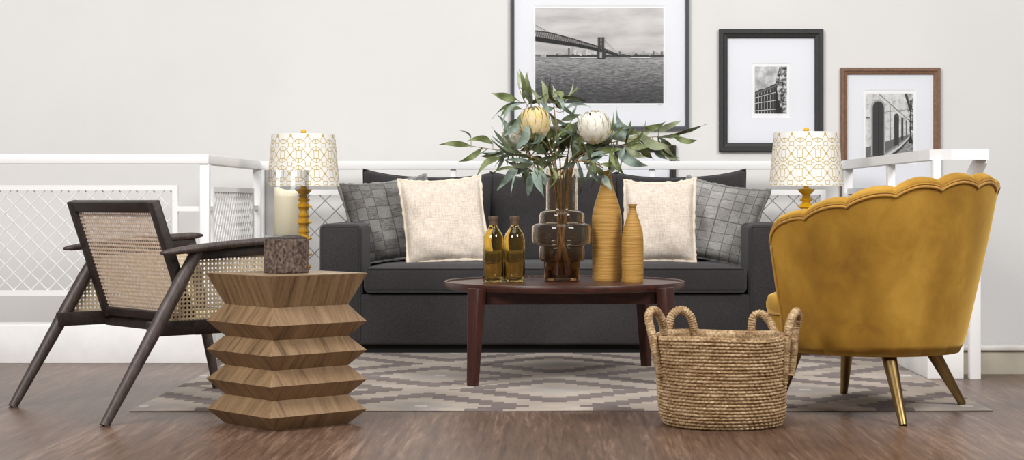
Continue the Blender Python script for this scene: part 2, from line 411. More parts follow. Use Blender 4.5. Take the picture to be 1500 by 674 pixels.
# back run at Y=9.47
YB = 9.47
for px in (664, 955): post(W(px, 0, YB).x, YB, .03, .03)
xa, xb = -PI_X+.09, W(660, 0, YB).x-.04
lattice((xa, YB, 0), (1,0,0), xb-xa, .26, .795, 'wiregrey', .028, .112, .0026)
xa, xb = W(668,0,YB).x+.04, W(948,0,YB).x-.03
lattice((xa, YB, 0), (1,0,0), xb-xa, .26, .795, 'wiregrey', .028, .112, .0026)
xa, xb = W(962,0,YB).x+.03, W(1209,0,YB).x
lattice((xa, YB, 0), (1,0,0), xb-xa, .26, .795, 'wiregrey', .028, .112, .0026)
for px0, px1 in ((1209,1240),): link((W(px0,0,YB).x, YB, .70), (PI_X+.02, YB, .70))
# right side run
YR = 7.31
path = [(PI_X+.03, 9.47), (PI_X+.03, 7.50), (PI_X+.045, 7.37), (PI_X+.10, 7.315), (1.795, 7.31)]
m = MB(); k = len(path)
vs = []; hw = .03
for i, p in enumerate(path):
    p = Vector(p); d = (Vector(path[min(i+1,k-1)])-Vector(path[max(i-1,0)])).normalized(); nr = Vector((-d.y, d.x))
    for sgn in (1,-1):
        q = p+nr*hw*sgn
        vs += [(q.x, q.y, RT-RH+.002), (q.x, q.y, RT+.002)]
fs = []
for i in range(k-1):
    a = i*4; b = a+4
    fs += [(a,a+1,b+1,b), (a+3,a+2,b+2,b+3), (a+1,a+3,b+3,b+1), (a+2,a,b,b+2)]
fs += [(0,2,3,1), (k*4-4,k*4-3,k*4-1,k*4-2)]
m.add(vs, fs, False); tag(m.build('top_rail', 'white', rail), 'short white top rail curving at right')
post(PI_X+.03, 9.47, .05, .05); post(PI_X+.03, 8.27, .034, .05); post(PI_X+.04, 7.34, .032, .055)
tag(MB().box((1.722, 7.30, 0), (1.766, 7.344, .80), .002).build('post', 'white', rail), 'post standing on the floor at right')
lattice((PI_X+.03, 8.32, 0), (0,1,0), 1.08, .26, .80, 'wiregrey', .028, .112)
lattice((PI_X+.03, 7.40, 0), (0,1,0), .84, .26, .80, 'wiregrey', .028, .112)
m = MB(); m.bar((1.772, 7.325, RT-.040), (1.700, 7.86, RT-.44), .050, .040, bevel=.003)
tag(m.build('stair_rail', 'white', rail), 'white rail sloping down behind the right end')
# ================================================================ RUG
m = MB()
rx0, rx1, ry0, ry1, rz = -1.475, 1.545, 6.205, 8.50, .009
NX, NY = 60, 46
def rugz(x, y):
    e = min(x-rx0, rx1-x, y-ry0, ry1-y)
    return rz*(min(1, e/.012)**.5 if e > 0 else .25) 
xs = [rx0]+[rx0+.012]+[rx0+(rx1-rx0)*i/NX for i in range(1,NX)]+[rx1-.012, rx1]
ys_ = [ry0]+[ry0+.012]+[ry0+(ry1-ry0)*i/NY for i in range(1,NY)]+[ry1-.012, ry1]
vs = []
for y in ys_:
    for x in xs:
        yy = y+(.006*math.sin(x*5)+.004*math.sin(x*13) if y == ry0 else 0)
        vs.append((x, yy, max(.003, rugz(x, y))))
q = len(xs); fs = [(j*q+i, j*q+i+1, (j+1)*q+i+1, (j+1)*q+i) for j in range(len(ys_)-1) for i in range(q-1)]
m.add(vs, fs, True)
rim = [i for i in range(q)]
per = [j*q+i for j, i in [(0,i) for i in range(q)]]+[j*q+q-1 for j in range(1,len(ys_))]+[(len(ys_)-1)*q+i for i in range(q-2,-1,-1)]+[j*q for j in range(len(ys_)-2,0,-1)]
pv = [vs[i] for i in per]; L = len(pv)
m.add(pv+[(x,y,0) for x,y,z in pv], [(i, L+i, L+(i+1)%L, (i+1)%L) for i in range(L)], False, 1)
m.v = [v-Vector((.03, 6.835, 0)) for v in m.v]
o = m.build('rug', ['rug','rugedge']); o.location = (.03, 6.835, 0)
tag(o, 'large beige and taupe diamond patterned rug under the coffee table', 'rug')
# ================================================================ SOFA
sofa = thing('sofa', 'long charcoal grey fabric sofa with three back cushions', 'sofa', (.018, 8.9, 0))
SY = 8.47; SX = .018
MB().box((SX-1.10, SY+.055, 0), (SX+1.10, 9.36, .055)).build('plinth', 'sofa_dark', sofa)
MB().box((SX-.98, SY+.005, .048), (SX+.98, 9.30, .287), .016, 3).build('base', 'sofa', sofa)
MB().box((SX-1.128, 9.17, .05), (SX+1.128, 9.385, .60), .02, 3).build('back_frame', 'sofa', sofa)
for sx in (-1, 1):
    m = MB(); x0, x1 = sorted((SX+sx*.922, SX+sx*1.128)); m.box((x0, SY-.005, .05), (x1, 9.16, .626), .03, 4)
    a_ = m.build('arm', 'sofa', sofa)
    sm_ = MB(); cxa = (x0+x1)/2
    pts = [(x0+.012, SY-.002, .07), (x0+.012, SY-.002, .60), (x0+.022, SY-.002, .613), (x1-.022, SY-.002, .613), (x1-.012, SY-.002, .60), (x1-.012, SY-.002, .07)]
    sm_.tube(pts, .003, 6); sm_.build('seam', 'sofa', a_)
def cushion(w, h, t, edge=.35, flange=0.0, pinch=.05, N=26, seed=0, wr=.006, taper=0.0, sag=0.0, cornerup=0.0):
    """pillow in its own frame: x across, z up (0..h), y thickness; returns front/back grids joined at the border"""
    m = MB(); rows = []
    def P(u, v, side):
        x = w/2*u*(1-pinch*(1-v*v)); z = h/2*v*(1-pinch*(1-u*u))
        x *= 1+taper*v
        k = max(0, (1-abs(u)**2.6)*(1-abs(v)**2.6))**edge
        y = side*t/2*k
        d = mnoise.noise(Vector((x*7+seed, z*7, side*3+seed)))*wr*3*k+mnoise.noise(Vector((x*22, z*22+seed, side)))*wr*k
        y += side*d
        z += -sag*(1-u*u)*max(0, v) + cornerup*(abs(u)**4)*max(0,v)**3
        return Vector((x, y, z+h/2))
    def g(i): 
        a = -1+2*i/N; return math.copysign(abs(a)**.8, a)
    for side in (-1, 1):
        vs = [P(g(i), g(j), side) for j in range(N+1) for i in range(N+1)]; q = N+1
        fs = []; uvs = []
        for j in range(N):
            for i in range(N):
                f = [j*q+i, j*q+i+1, (j+1)*q+i+1, (j+1)*q+i]
                uv = [(i/N,j/N),((i+1)/N,j/N),((i+1)/N,(j+1)/N),(i/N,(j+1)/N)]
                if side > 0: f = f[::-1]; uv = uv[::-1]
                fs.append(f); uvs.append(uv)
        m.add(vs, fs, True, 0, uvs)
    edge_pts = []
    for i in range(N): edge_pts.append(P(g(i), -1, 1))
    for i in range(N): edge_pts.append(P(1, g(i), 1))
    for i in range(N): edge_pts.append(P(-g(i), 1, 1))
    for i in range(N): edge_pts.append(P(-1, -g(i), 1))
    return m, edge_pts
def place(m, M): m.v = [M@v for v in m.v]; return m
def R_(deg, ax): return Matrix.Rotation(math.radians(deg), 4, ax)
for i, cx in enumerate((-.645, .015, .675)):
    M = Matrix.Translation((cx, 9.075, .41)) @ R_(-9, 'X') @ R_((1.5,0,-1.5)[i], 'Y')
    m, e = cushion(.665, .475, .19, .22, pinch=.02, seed=i*9, wr=.005, taper=.02 if i != 1 else 0, sag=.022, cornerup=.012)
    if i == 1: M = Matrix.Translation((cx, 9.085, .405)) @ R_(-9, 'X')
    bc = place(m, M).build('back_cushion', 'sofa', sofa)
    MB().tube([M@p for p in e]+[M@e[0]], .004, 6, False).build('piping', 'sofa', bc)
# one bench seat cushion with a crowned top
m = MB(); m.box((SX-.915, SY-.012, .294), (SX+.915, 9.165, .418), .028, 4)
N = len(m.v)
bm_ = MB(); nx, ny = 40, 14
vs = []
for j in range(ny+1):
    for i in range(nx+1):
        u, v = -1+2*i/nx, -1+2*j/ny
        k = max(0, (1-abs(u)**6)*(1-abs(v)**5))**.6
        vs.append((SX+u*.888, SY+.015+(v+1)/2*(9.14-SY-.015), .416+.022*k+.003*mnoise.noise(Vector((u*6, v*3, 0)))*k))
q = nx+1
m.add(vs, [(j*q+i, j*q+i+1, (j+1)*q+i+1, (j+1)*q+i) for j in range(ny) for i in range(nx)], True)
sc_ = m.build('seat_cushion', 'sofa', sofa)
s_ = MB()
for z in (.412, .300): s_.tube([(SX-.90, SY-.010, z), (SX+.90, SY-.010, z)], .003, 6)
s_.build('seam', 'sofa', sc_)
# ================================================================ THROW PILLOWS
def fringe(e, M, r, amp, seed, nn=1):
    random.seed(seed); m = MB(); pts = []
    c = sum(e, Vector())/len(e)
    for p in e: pts.append(M@(p+(p-c).normalized()*.004))
    pts.append(pts[0]); m.tube(pts, [r*(1+amp*(random.random()-.5)) for _ in pts], 8, False)
    return m
def pillow(label, mats, edgemat, w, h, t, loc, lean, yaw, roll, seed, fr=.009, pinch=.06, skew=0, name='throw_pillow', group=None):
    M = Matrix.Translation(loc) @ R_(yaw, 'Z') @ R_(-lean, 'X') @ R_(roll, 'Y')
    t_ = thing(name, label, 'pillow', loc)
    m, e = cushion(w, h, t, .42, pinch=pinch, seed=seed, wr=.010, cornerup=.01)
    if skew:
        for v in m.v: v.x += skew*(v.z-h/2)
        e = [Vector((p.x+skew*(p.z-h/2), p.y, p.z)) for p in e]
    place(m, M).build('cover', mats, t_)
    fringe(e, M, fr, .9, seed).build('edge_trim', edgemat, t_)
    return t_
pillow('grey patchwork square throw pillow beside the left sofa arm', 'check', 'checkedge', .44, .415, .15, (-.775, 8.885, .435), 14, 8, -6, 3, .007, skew=-.12)
pillow('cream woven throw pillow on left, in front of grey patchwork one', 'cream', 'creamedge', .405, .425, .15, (-.515, 8.715, .434), 16, 4, -3, 11, .007, skew=-.06)
pillow('cream woven throw pillow on right, beside the tall mustard vases', 'cream', 'creamedge', .35, .41, .15, (.530, 8.72, .434), 15, -8, -1, 21, .008)
pillow('grey windowpane checked throw pillow beside the right sofa arm', 'check2', 'checkedge', .42, .40, .14, (.785, 8.88, .435), 14, -10, 10, 31, .007, skew=.10)
# ================================================================ COFFEE TABLE
TX, TY, TZ = .053, 7.39, .397
ct = thing('coffee_table', 'round dark walnut tray top coffee table in front of the sofa', 'table', (TX, TY, 0))
R = .502
m = MB().lathe([(0,.374),(R-.012,.374),(R-.003,.378),(R,.384),(R,.398),(R-.002,.4035),(R-.007,.405),(R-.012,.403),(R-.014,TZ),(0,TZ)], (TX,TY,0), 96)
m.build('tray_top', 'walnut', ct, autosmooth=40)
offs = [(-.345,-.395),(.395,-.345),(.345,.395),(-.372,.367)]
for ox, oy in offs:
    d = Vector((ox, oy, 0)).normalized(); side = Vector((-d.y, d.x, 0))
    top = Vector((TX, TY, .391))+d*(R+.026); foot = Vector((TX, TY, .009))+d*.552
    m = MB().bar(foot, top, .036, .034, .060, .05, up=d, bevel=.004)
    m.build('leg', 'walnut_leg', ct)
cs = [Vector((TX, TY, 0))+Vector((ox, oy, 0)).normalized()*(R-.03) for ox, oy in offs]
m = MB()
for i in range(4):
    p, q = cs[i].copy(), cs[(i+1)%4].copy(); p.z = q.z = .350; m.bar(p, q, .024, .05)
m.build('apron', 'walnut', ct)
# ================================================================ BOTTLES AND VASES ON THE TABLE
def bottle(x, y, label, rz=0):
    t = thing('glass_bottle', label, 'bottle', (x, y, TZ), rz, 'amber glass bottles on the coffee table')
    r = .0435
    outer = [(0,.002),(r-.008,.001),(r-.001,.006),(r,.014),(r,.175),(r-.001,.188),(r-.006,.203),(r-.016,.217),(.022,.226),(.0175,.231),(.0165,.236),(.0165,.258)]
    inner = [(.0135,.258),(.0135,.234),(.020,.222),(r-.018,.213),(r-.009,.199),(r-.005,.185),(r-.0045,.018),(r-.010,.012),(0,.014)]
    m = MB().lathe(outer+inner, (0,0,0), 48); m.build('body', 'amber', t, local=True)
    m = MB().lathe([(.0172,.238),(.0172,.258),(.020,.260),(.0205,.271),(.018,.274),(0,.274)], (0,0,0), 32); m.lathe([(.0172,.238),(.0168,.238)], (0,0,0), 32)
    m.build('cap', 'cork', t, local=True, autosmooth=35)
    return t
bottle(-.243, 7.385, 'amber glass bottle with brown cap, leftmost on the coffee table', .4)
bottle(-.1545, 7.40, 'amber glass bottle with brown cap, between its twin and the tiered vase', 1.7)
def ribbed(x, y, label, prof, z):
    m = MB(); m.lathe(prof, (x, y, z), 64); m.disc(prof[0][0], prof[0][1], (x,y,z), 64, False)
    inn = [(prof[-1][0]-.003, prof[-1][1]), (prof[-1][0]-.006, prof[-1][1]-.05), (0, prof[-1][1]-.06)]
    m.lathe([prof[-1]]+inn, (x,y,z), 64)
    m.v = [v-Vector((x,y,z)) for v in m.v]
    o = m.build('vase', 'ribbed', None); o.location = (x,y,z); return tag(o, label, 'vase', 'mustard ribbed vases on the coffee table')
def smooth_prof(pts, n=60):
    out = []
    zs = [p[1] for p in pts]
    for i in range(n+1):
        z = zs[0]+(zs[-1]-zs[0])*i/n
        for a in range(len(pts)-1):
            if pts[a][1] <= z+1e-9 and z <= pts[a+1][1]+1e-9:
                t = (z-pts[a][1])/(pts[a+1][1]-pts[a][1]); 
                p0 = pts[max(a-1,0)]; p1 = pts[a]; p2 = pts[a+1]; p3 = pts[min(a+2,len(pts)-1)]
                h = p2[1]-p1[1]
                m1 = (p2[0]-p0[0])/max(1e-6,(p2[1]-p0[1]))*h; m2 = (p3[0]-p1[0])/max(1e-6,(p3[1]-p1[1]))*h
                t2, t3 = t*t, t*t*t
                out.append(((2*t3-3*t2+1)*p1[0]+(t3-2*t2+t)*m1+(-2*t3+3*t2)*p2[0]+(t3-t2)*m2, z)); break
    return [(r+.0006*math.sin(k*2.4), z) for k, (r, z) in enumerate(out)]
ribbed(.235, 7.55, 'tall mustard ribbed ceramic bottle vase, taller of the pair', smooth_prof([(.0600,0),(.0612,.01),(.0628,.15),(.0640,.23),(.0625,.275),(.052,.325),(.036,.375),(.0235,.42),(.0200,.445),(.0215,.468)], 90), TZ)
ribbed(.340, 7.45, 'short mustard ribbed ceramic bottle vase, smaller of the pair', smooth_prof([(.0440,0),(.0450,.008),(.0456,.10),(.0452,.18),(.041,.215),(.031,.25),(.021,.28),(.0155,.298),(.0150,.312),(.0195,.326)], 70), TZ)
# tiered glass vase
VX, VY = .043, 7.49
vt = thing('tiered_vase', 'tall tiered smoky amber glass vase holding foliage on the coffee table', 'vase', (VX, VY, TZ))
ou = [(0,.001),(.070,.001),(.0745,.004),(.0755,.010),(.0755,.078),(.0765,.082),(.090,.086),(.0945,.092),(.0955,.10),(.0955,.135),(.0945,.144),(.092,.149),(.097,.152),(.116,.156),(.1235,.163),(.1265,.174),(.1265,.222),(.1235,.234),(.116,.241),(.100,.244),(.0945,.247),(.0955,.255),(.0955,.276),(.0925,.287),(.085,.294),(.0715,.297),(.0672,.302),(.0668,.31),(.0668,.476)]
th = .0045
inr = [(r-th if r > .01 else 0, z) for r, z in ou[::-1]]
inr = [(r, max(z, .016) if z < .05 else z) for r, z in inr]
# keep the inner wall inside the outer at the ledges
fix = []
for r, z in inr:
    fix.append((max(0, r), z+ (0.0)))
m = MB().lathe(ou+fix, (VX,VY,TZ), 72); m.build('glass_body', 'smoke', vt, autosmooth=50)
# ================================================================ FOLIAGE
random.seed(21)
MOUTH = TZ+.47
def stem_in(px0, Yoff, bx, by):
    """stem from the bottom of the vase up through its mouth"""
    top = W(px0, 250, VY+Yoff); d = Vector((top.x-VX, top.y-VY, 0))
    if d.length > .048: d = d.normalized()*.048
    return [Vector((VX+bx, VY+by, TZ+.03)), Vector((VX+bx*.2+d.x*.45, VY+by*.2+d.y*.45, TZ+.25)), Vector((VX+d.x, VY+d.y, MOUTH))]
def smooth_path(pts, sub=5):
    out = []
    for i in range(len(pts)-1):
        p0, p1, p2, p3 = pts[max(i-1,0)], pts[i], pts[i+1], pts[min(i+2,len(pts)-1)]
        for k in range(sub):
            t = k/sub
            out.append(.5*((2*p1)+(p2-p0)*t+(2*p0-5*p1+4*p2-p3)*t*t+(3*p1-p0-3*p2+p3)*t*t*t))
    out.append(pts[-1]); return out
def leaf(m, a, b, w, bend, mat, twist=0.0):
    d = b-a; L = d.length; view = (Vector((0,0,EYE))-a).normalized()
    side = d.cross(view).normalized(); nrm = side.cross(d).normalized()
    side = (Matrix.Rotation(twist, 3, d.normalized())@side); nrm = side.cross(d).normalized()
    N = 9; vs = []
    for i in range(N+1):
        t = i/N; c = a+d*t+side*bend*4*t*(1-t)*L+nrm*(.10*L*math.sin(PI*t))
        ww = w/2*max(.03, math.sin(PI*min(1, t**.74)))**1.2 if i < N else .0004
        if i == 0: ww = .0012
        wob = .16*w*math.sin(t*9+a.x*50)
        vs += [c-side*ww+nrm*(.22*ww+wob), c, c+side*ww+nrm*(.22*ww-wob)]
    fs = []
    for i in range(N):
        k = i*3; fs += [(k, k+1, k+4, k+3), (k+1, k+2, k+5, k+4)]
    m.add(vs, fs, True, mat)
LM = ['leaf_sage','leaf_olive','leaf_dark','leaf_pale']
MI = {'s':0,'o':1,'d':2,'p':3}
def branch(label, base, pts, leaves, yo=0.0, sr=.0032, fill=9):
    px0, bx, by = base
    t = thing('leafy_branch', label, 'branch', (VX, VY, TZ), 0, 'leafy branches in the tiered vase')
    path = stem_in(px0, yo*.25, bx, by)
    n_ = len(pts)
    for i, (x, y) in enumerate(pts): path.append(W(x, y, VY+yo*(.35+.65*(i+1)/n_)))
    sp_ = smooth_path(path); k = len(sp_)
    m = MB().tube(sp_, [sr*(1.25-.85*i/(k-1)) for i in range(k)], 7)
    lv = MB(); free = [p for p in sp_ if p.z > MOUTH+.02]
    for (x0,y0,x1,y1,w,mt,bd) in leaves:
        A2 = min(free, key=lambda p: (Vector((CX+F*p.x/p.y, CY-F*(p.z-EYE)/p.y))-Vector((x0,y0))).length)
        Y = A2.y+random.uniform(-.035,.035); a = W(x0, y0, Y); b = W(x1, y1, Y+random.uniform(-.07,.05))
        leaf(lv, a, b, w/345*1.12, bd+random.uniform(-.05,.05), MI[mt], random.uniform(-.35,.35))
        if (a-A2).length > .006:
            mid = (A2+a)/2+Vector((0,0,-.006)); m.tube(smooth_path([A2, mid, a], 4), .0013, 5)
    for _ in range(fill):
        p = random.choice(free[len(free)//4:]); 
        out = Vector((p.x-VX, p.y-VY, 0)); dv = (Vector((random.uniform(-1,1), random.uniform(-.7,.7), random.uniform(-.9,.8))).normalized()+out*2.5).normalized()
        leaf(lv, p, p+dv*random.uniform(.10,.19), random.uniform(.012,.022), random.uniform(-.28,.28), random.choice((0,1,2,2)), random.uniform(-1,1))
    m.build('stem', 'stem', t); lv.build('leaves', LM, t)
    return t
branch('leafy branch reaching furthest to the left of the vase', (806, .03, .0), [(790,232),(757,224),(722,219),(690,214)],
   [(690,214,643,212,8,'o',.04),(706,217,671,237,8,'o',-.12),(722,211,684,207,9,'o',.22),(690,204,670,191,2.5,'s',.15),(735,231,698,259,9,'o',.08),
    (741,222,702,222,6,'s',-.05),(760,222,722,224,5,'s',.08),(748,226,715,240,5,'d',.05)], .02)
branch('leafy branch standing tallest above the peach protea', (814, -.02, .01), [(806,215),(792,180),(776,160),(770,150)],
   [(757,146,719,136,11,'o',-.06),(767,146,760,101,8,'o',.10),(779,154,772,105,11,'o',-.10),(760,128,758,104,5,'p',.08),(766,160,731,176,8,'o',.22),
    (768,164,737,200,13,'s',-.08),(743,213,728,168,9,'s',.20),(790,155,775,128,6,'p',.1),(765,176,741,187,6,'d',.05)], -.03)
branch('leafy branch upright in the middle with pale narrow leaves', (821, -.01, -.02), [(818,215),(814,180),(811,152),(809,140)],
   [(797,152,792,116,9,'p',.12),(812,146,799,118,9,'o',-.28),(811,155,809,124,6,'p',.05),(822,155,840,116,3,'p',.06),(812,158,786,181,10,'s',.14),
    (800,160,783,140,9,'s',.06),(826,163,866,158,5,'s',-.18),(823,176,852,167,8,'d',.06),(806,200,836,195,15,'o',-.08),(818,190,806,165,8,'p',.05),(830,175,845,150,4,'s',.1),
    (812,135,822,150,8,'o',-.3)], .0)
branch('leafy branch with blue green leaves drooping left before the sofa', (804, .035, -.02), [(792,243),(781,230),(768,222),(757,228)],
   [(759,240,728,279,11,'s',.05),(773,183,753,221,13,'s',-.06),(797,182,777,216,13,'s',-.05),(770,236,756,256,11,'s',-.1),(757,250,748,288,2.5,'s',.05),
    (770,248,764,267,7,'d',.06),(757,245,720,254,4,'o',.06)], -.09)
branch('leafy branch hanging down the left side of the vase', (806, .02, -.03), [(798,238),(788,237),(782,241)],
   [(784,246,797,288,12,'s',.06),(777,252,773,291,10,'s',.05),(789,250,800,275,9,'s',-.1),(775,246,768,268,6,'d',.04),(795,240,775,232,8,'o',.1)], -.10)
branch('leafy branch behind the white protea filling the centre', (826, -.03, .02), [(832,225),(838,200),(846,178)],
   [(848,178,833,224,18,'d',.10),(842,205,868,196,14,'o',.06),(850,200,884,206,12,'d',-.05),(838,215,858,230,10,'d',.05),(826,220,812,200,12,'d',.1),(845,190,820,185,12,'o',.1)], .05, fill=14)
branch('leafy branch of dark leaves low on the left under the proteas', (812, .01, .03), [(803,225),(788,208),(770,200)],
   [(800,225,765,212,13,'d',.08),(790,208,755,205,14,'d',-.06),(803,215,780,190,12,'d',.08),(785,215,760,222,9,'o',.05),(795,232,770,236,8,'d',.05),(806,205,797,178,11,'o',.04)], .05, fill=14)
branch('leafy branch reaching furthest to the right of the vase', (834, -.035, .0), [(846,232),(872,216),(905,207),(940,202),(975,200)],
   [(988,201,1021,205,9,'o',.10),(968,205,996,236,11,'p',.16),(935,193,990,212,13,'p',.14),(965,192,999,177,9,'p',-.06),(944,187,975,178,9,'o',.08),
    (955,206,980,234,9,'s',.12),(910,206,956,190,11,'p',.12),(930,188,904,157,7,'s',-.28),(935,208,958,234,11,'o',.06),(975,200,1000,192,5,'o',.1)], .02)
branch('leafy branch on the right with broad leaves above the tall mustard vase', (838, -.02, -.03), [(852,228),(875,215),(900,212),(918,214)],
   [(902,216,950,243,15,'s',.10),(895,203,922,187,14,'s',.06),(914,214,949,232,9,'p',.06),(895,224,914,255,11,'o',.10),(897,186,907,178,7,'s',.2),
    (856,212,894,208,13,'d',.06),(872,222,912,218,9,'o',-.06),(920,212,955,215,9,'o',.08),(905,200,940,196,9,'o',-.1),(880,210,905,192,9,'s',.08)], -.06)
branch('leafy branch drooping right over the neck of the tall mustard vase', (836, -.03, -.02), [(850,236),(865,238),(880,244)],
   [(855,240,887,224,11,'s',.06),(863,238,873,256,8,'o',-.08),(873,243,886,260,8,'d',.06),(884,256,898,281,9,'s',.06),(903,238,890,259,6,'d',-.1),(880,240,905,238,6,'o',.1)], -.11)
def protea(label, c, Y, size, axis, petal, px0, bx, by, squash=1.0, yo=0):
    cen = W(c[0], c[1], Y); t = thing('protea_flower', label, 'flower', (VX, VY, TZ), 0)
    d = Vector(axis).normalized(); x = d.orthogonal().normalized(); y = d.cross(x)
    m = MB()
    def P(phi, az, k): return cen+(d*(-math.cos(phi))*1.12*squash+(x*math.cos(az)+y*math.sin(az))*math.sin(phi)**.9)*size*k
    def petal_(b0, b1, az, wid, k, kk, mat, mb):
        N = 7; vs = []
        for i in range(N+1):
            s = i/N; phi = b0+(b1-b0)*s; w = wid*(math.sin(PI*(.12+.86*s))**.7) if i < N else .02
            kr = k+kk*s**2
            vs += [P(phi, az-w, kr*.985), P(phi, az, kr*1.015), P(phi, az+w, kr*.985)]
        fs = []
        for i in range(N):
            q = i*3; fs += [(q,q+1,q+4,q+3),(q+1,q+2,q+5,q+4)]
        mb.add(vs, fs, True, mat)
    rows = [(.35,1.25,10,.34,1.07,.11),(.55,1.55,12,.28,1.03,.11),(.8,1.85,12,.28,.99,.11),(1.05,2.15,11,.30,.95,.10),(1.3,2.45,10,.34,.90,.09),(1.6,2.75,8,.42,.84,.07),(1.9,3.05,6,.6,.76,.04)]
    for ri, (b0,b1,nn,wd,k,kk) in enumerate(rows):
        for j in range(nn): petal_(b0, b1+random.uniform(-.06,.06), 2*PI*(j+.5*(ri%2))/nn+random.uniform(-.05,.05), wd, k, kk, 0, m)
    m.build('bloom', petal, t)
    g = MB()
    for j in range(9): petal_(.2, 1.15+random.uniform(-.1,.1), 2*PI*j/9+.2, .42, 1.07, .06, 0, g)
    g.build('bracts', 'bract', t)
    base = cen-d*size*1.1
    path = smooth_path(stem_in(px0, yo, bx, by)+[(Vector((VX,VY,MOUTH+.06))+base)/2+Vector((0,0,-.01)), base])
    MB().tube(path, .0048, 8).build('stem', 'stemgreen', t)
protea('large white protea bloom to the right of the vase mouth', (870,184), VY-.07, .0655, (-.25,-.35,.9), 'petal', 830, -.04, .01)
protea('peach and yellow protea bloom to the left above the vase', (783,178), VY-.03, .060, (-.12,-.25,1), 'petal_peach', 815, .03, .02, 1.1)
protea('white protea bloom half hidden behind leaves, furthest left', (753,199), VY+.0, .050, (-.6,-.6,.35), 'petal', 808, .04, .01)
protea('small pale yellow protea bud right of the large white bloom', (891,196), VY-.0, .026, (.5,-.1,.8), 'bract', 838, -.02, .035)
# ================================================================ SIDE TABLE
sx_, sy_ = -.880, 5.890; ANG = math.atan2(.673, .74)
st = thing('side_table', 'wooden side table of stacked angular tiers beside the cane armchair', 'table', (sx_, sy_, 0), ANG)
def tier(z0, h0, z1, h1, ztop, htop, top=False):
    m = MB(); L = [(h0,z0),(h1,z1)]+([(htop,ztop)] if ztop else [])
    c = [(-1,-1),(1,-1),(1,1),(-1,1)]
    for (ha,za),(hb,zb) in zip(L, L[1:]):
        for i in range(4):
            p, q = c[i], c[(i+1)%4]; off = i*1.37+za*7.3
            vs = [(p[0]*ha,p[1]*ha,za),(q[0]*ha,q[1]*ha,za),(q[0]*hb,q[1]*hb,zb),(p[0]*hb,p[1]*hb,zb)]
            sl = math.hypot(hb-ha, zb-za)
            m.add(vs, [(0,1,2,3)], False, 0, [[(off-ha,za*3),(off+ha,za*3),(off+hb,za*3+sl),(off-hb,za*3+sl)]])
    hb, zb = L[-1]; vs = [(a*hb,b*hb,zb) for a,b in c]
    m.add(vs, [(0,1,2,3)], False, 1 if top else 0, [[(a*hb,b*hb) for a,b in c]])
    ha, za = L[0]; m.add([(a*ha,b*ha,za) for a,b in c], [(3,2,1,0)], False, 0, [[(a*ha,b*ha) for a,b in c][::-1]])
    return m
HN, HR = .146, .190
rings = [.047,.146,.2435,.339]; necks = [0,.096,.193,.290,.394]
for i in range(4):
    tier(necks[i]+(.0005 if i else 0), HN, rings[i], HR, necks[i+1], HN).build('tier', ['oak','oak_top'], st, local=True)
tt = tier(.3945, HN, .496, HR+.001, .4985, HR+.001, True).build('table_top', ['oak','oak_top'], st, local=True)
# ================================================================ CANDLE HOLDER
hx, hy, hz = -.880, 5.885, .4985
ch = thing('candle_holder', 'clear glass hurricane on a bark covered log base on the side table', 'candle holder', (hx, hy, hz))
random.seed(3)
def rf(r, a, z):
    if r < .06: return r
    v = mnoise.noise(Vector((math.cos(a)*3.2, math.sin(a)*3.2, z*16)))*.0045+mnoise.noise(Vector((math.cos(a)*11, math.sin(a)*11, z*45)))*.003
    return r+v-.002
prof = [(.02,.0)]+[(.0745, .001+.111*i/26) for i in range(27)]+[(.058,.1135),(.0,.1135)]
MB().lathe(prof, (hx,hy,hz), 120, rfun=rf).build('log_base', 'bark', ch)
gr = .0745
g = [(0,.1140),(gr-.004,.1140),(gr,.118),(gr,.339),(gr-.001,.3405),(gr-.0035,.3405),(gr-.0045,.339),(gr-.0045,.128),(gr-.008,.124),(0,.124)]
MB().lathe(g, (hx,hy,hz), 72).build('glass_cylinder', 'clear', ch, autosmooth=45)
cz = hz+.1245
def cf(r, a, z):
    return r
m = MB(); n_ = 48; vs = []
cr = .0395
prof = [(0,0),(cr-.002,0),(cr,.002),(cr,.128)]
m.lathe(prof, (hx+.0,hy,cz), n_)
# uneven melted rim, high at the left
vs=[]; ring=[]
for rr, dz in ((cr,.0),(cr-.001,.010),(cr-.006,.011),(cr-.012,.006),(.012,.002),(0.0005,.0015)):
    for j in range(n_):
        a = 2*PI*j/n_; tl = .0085*(-math.cos(a)*rr/cr)+.003*math.sin(2*a)*rr/cr
        vs.append((hx+rr*math.cos(a), hy+rr*math.sin(a), cz+.128+(.012+tl if dz or True else 0)*(0 if (rr==cr and dz==0) else 1)+dz))
fs = [(i*n_+j, i*n_+(j+1)%n_, (i+1)*n_+(j+1)%n_, (i+1)*n_+j) for i in range(5) for j in range(n_)]
m.add(vs, fs, True)
cd = thing('pillar_candle', 'ivory pillar candle standing inside the glass hurricane', 'candle', (hx, hy, cz))
m.build('wax', 'wax', cd); MB().tube([(hx,hy,cz+.140),(hx+.002,hy,cz+.150)], .0012, 6).build('wick', 'wick', cd)
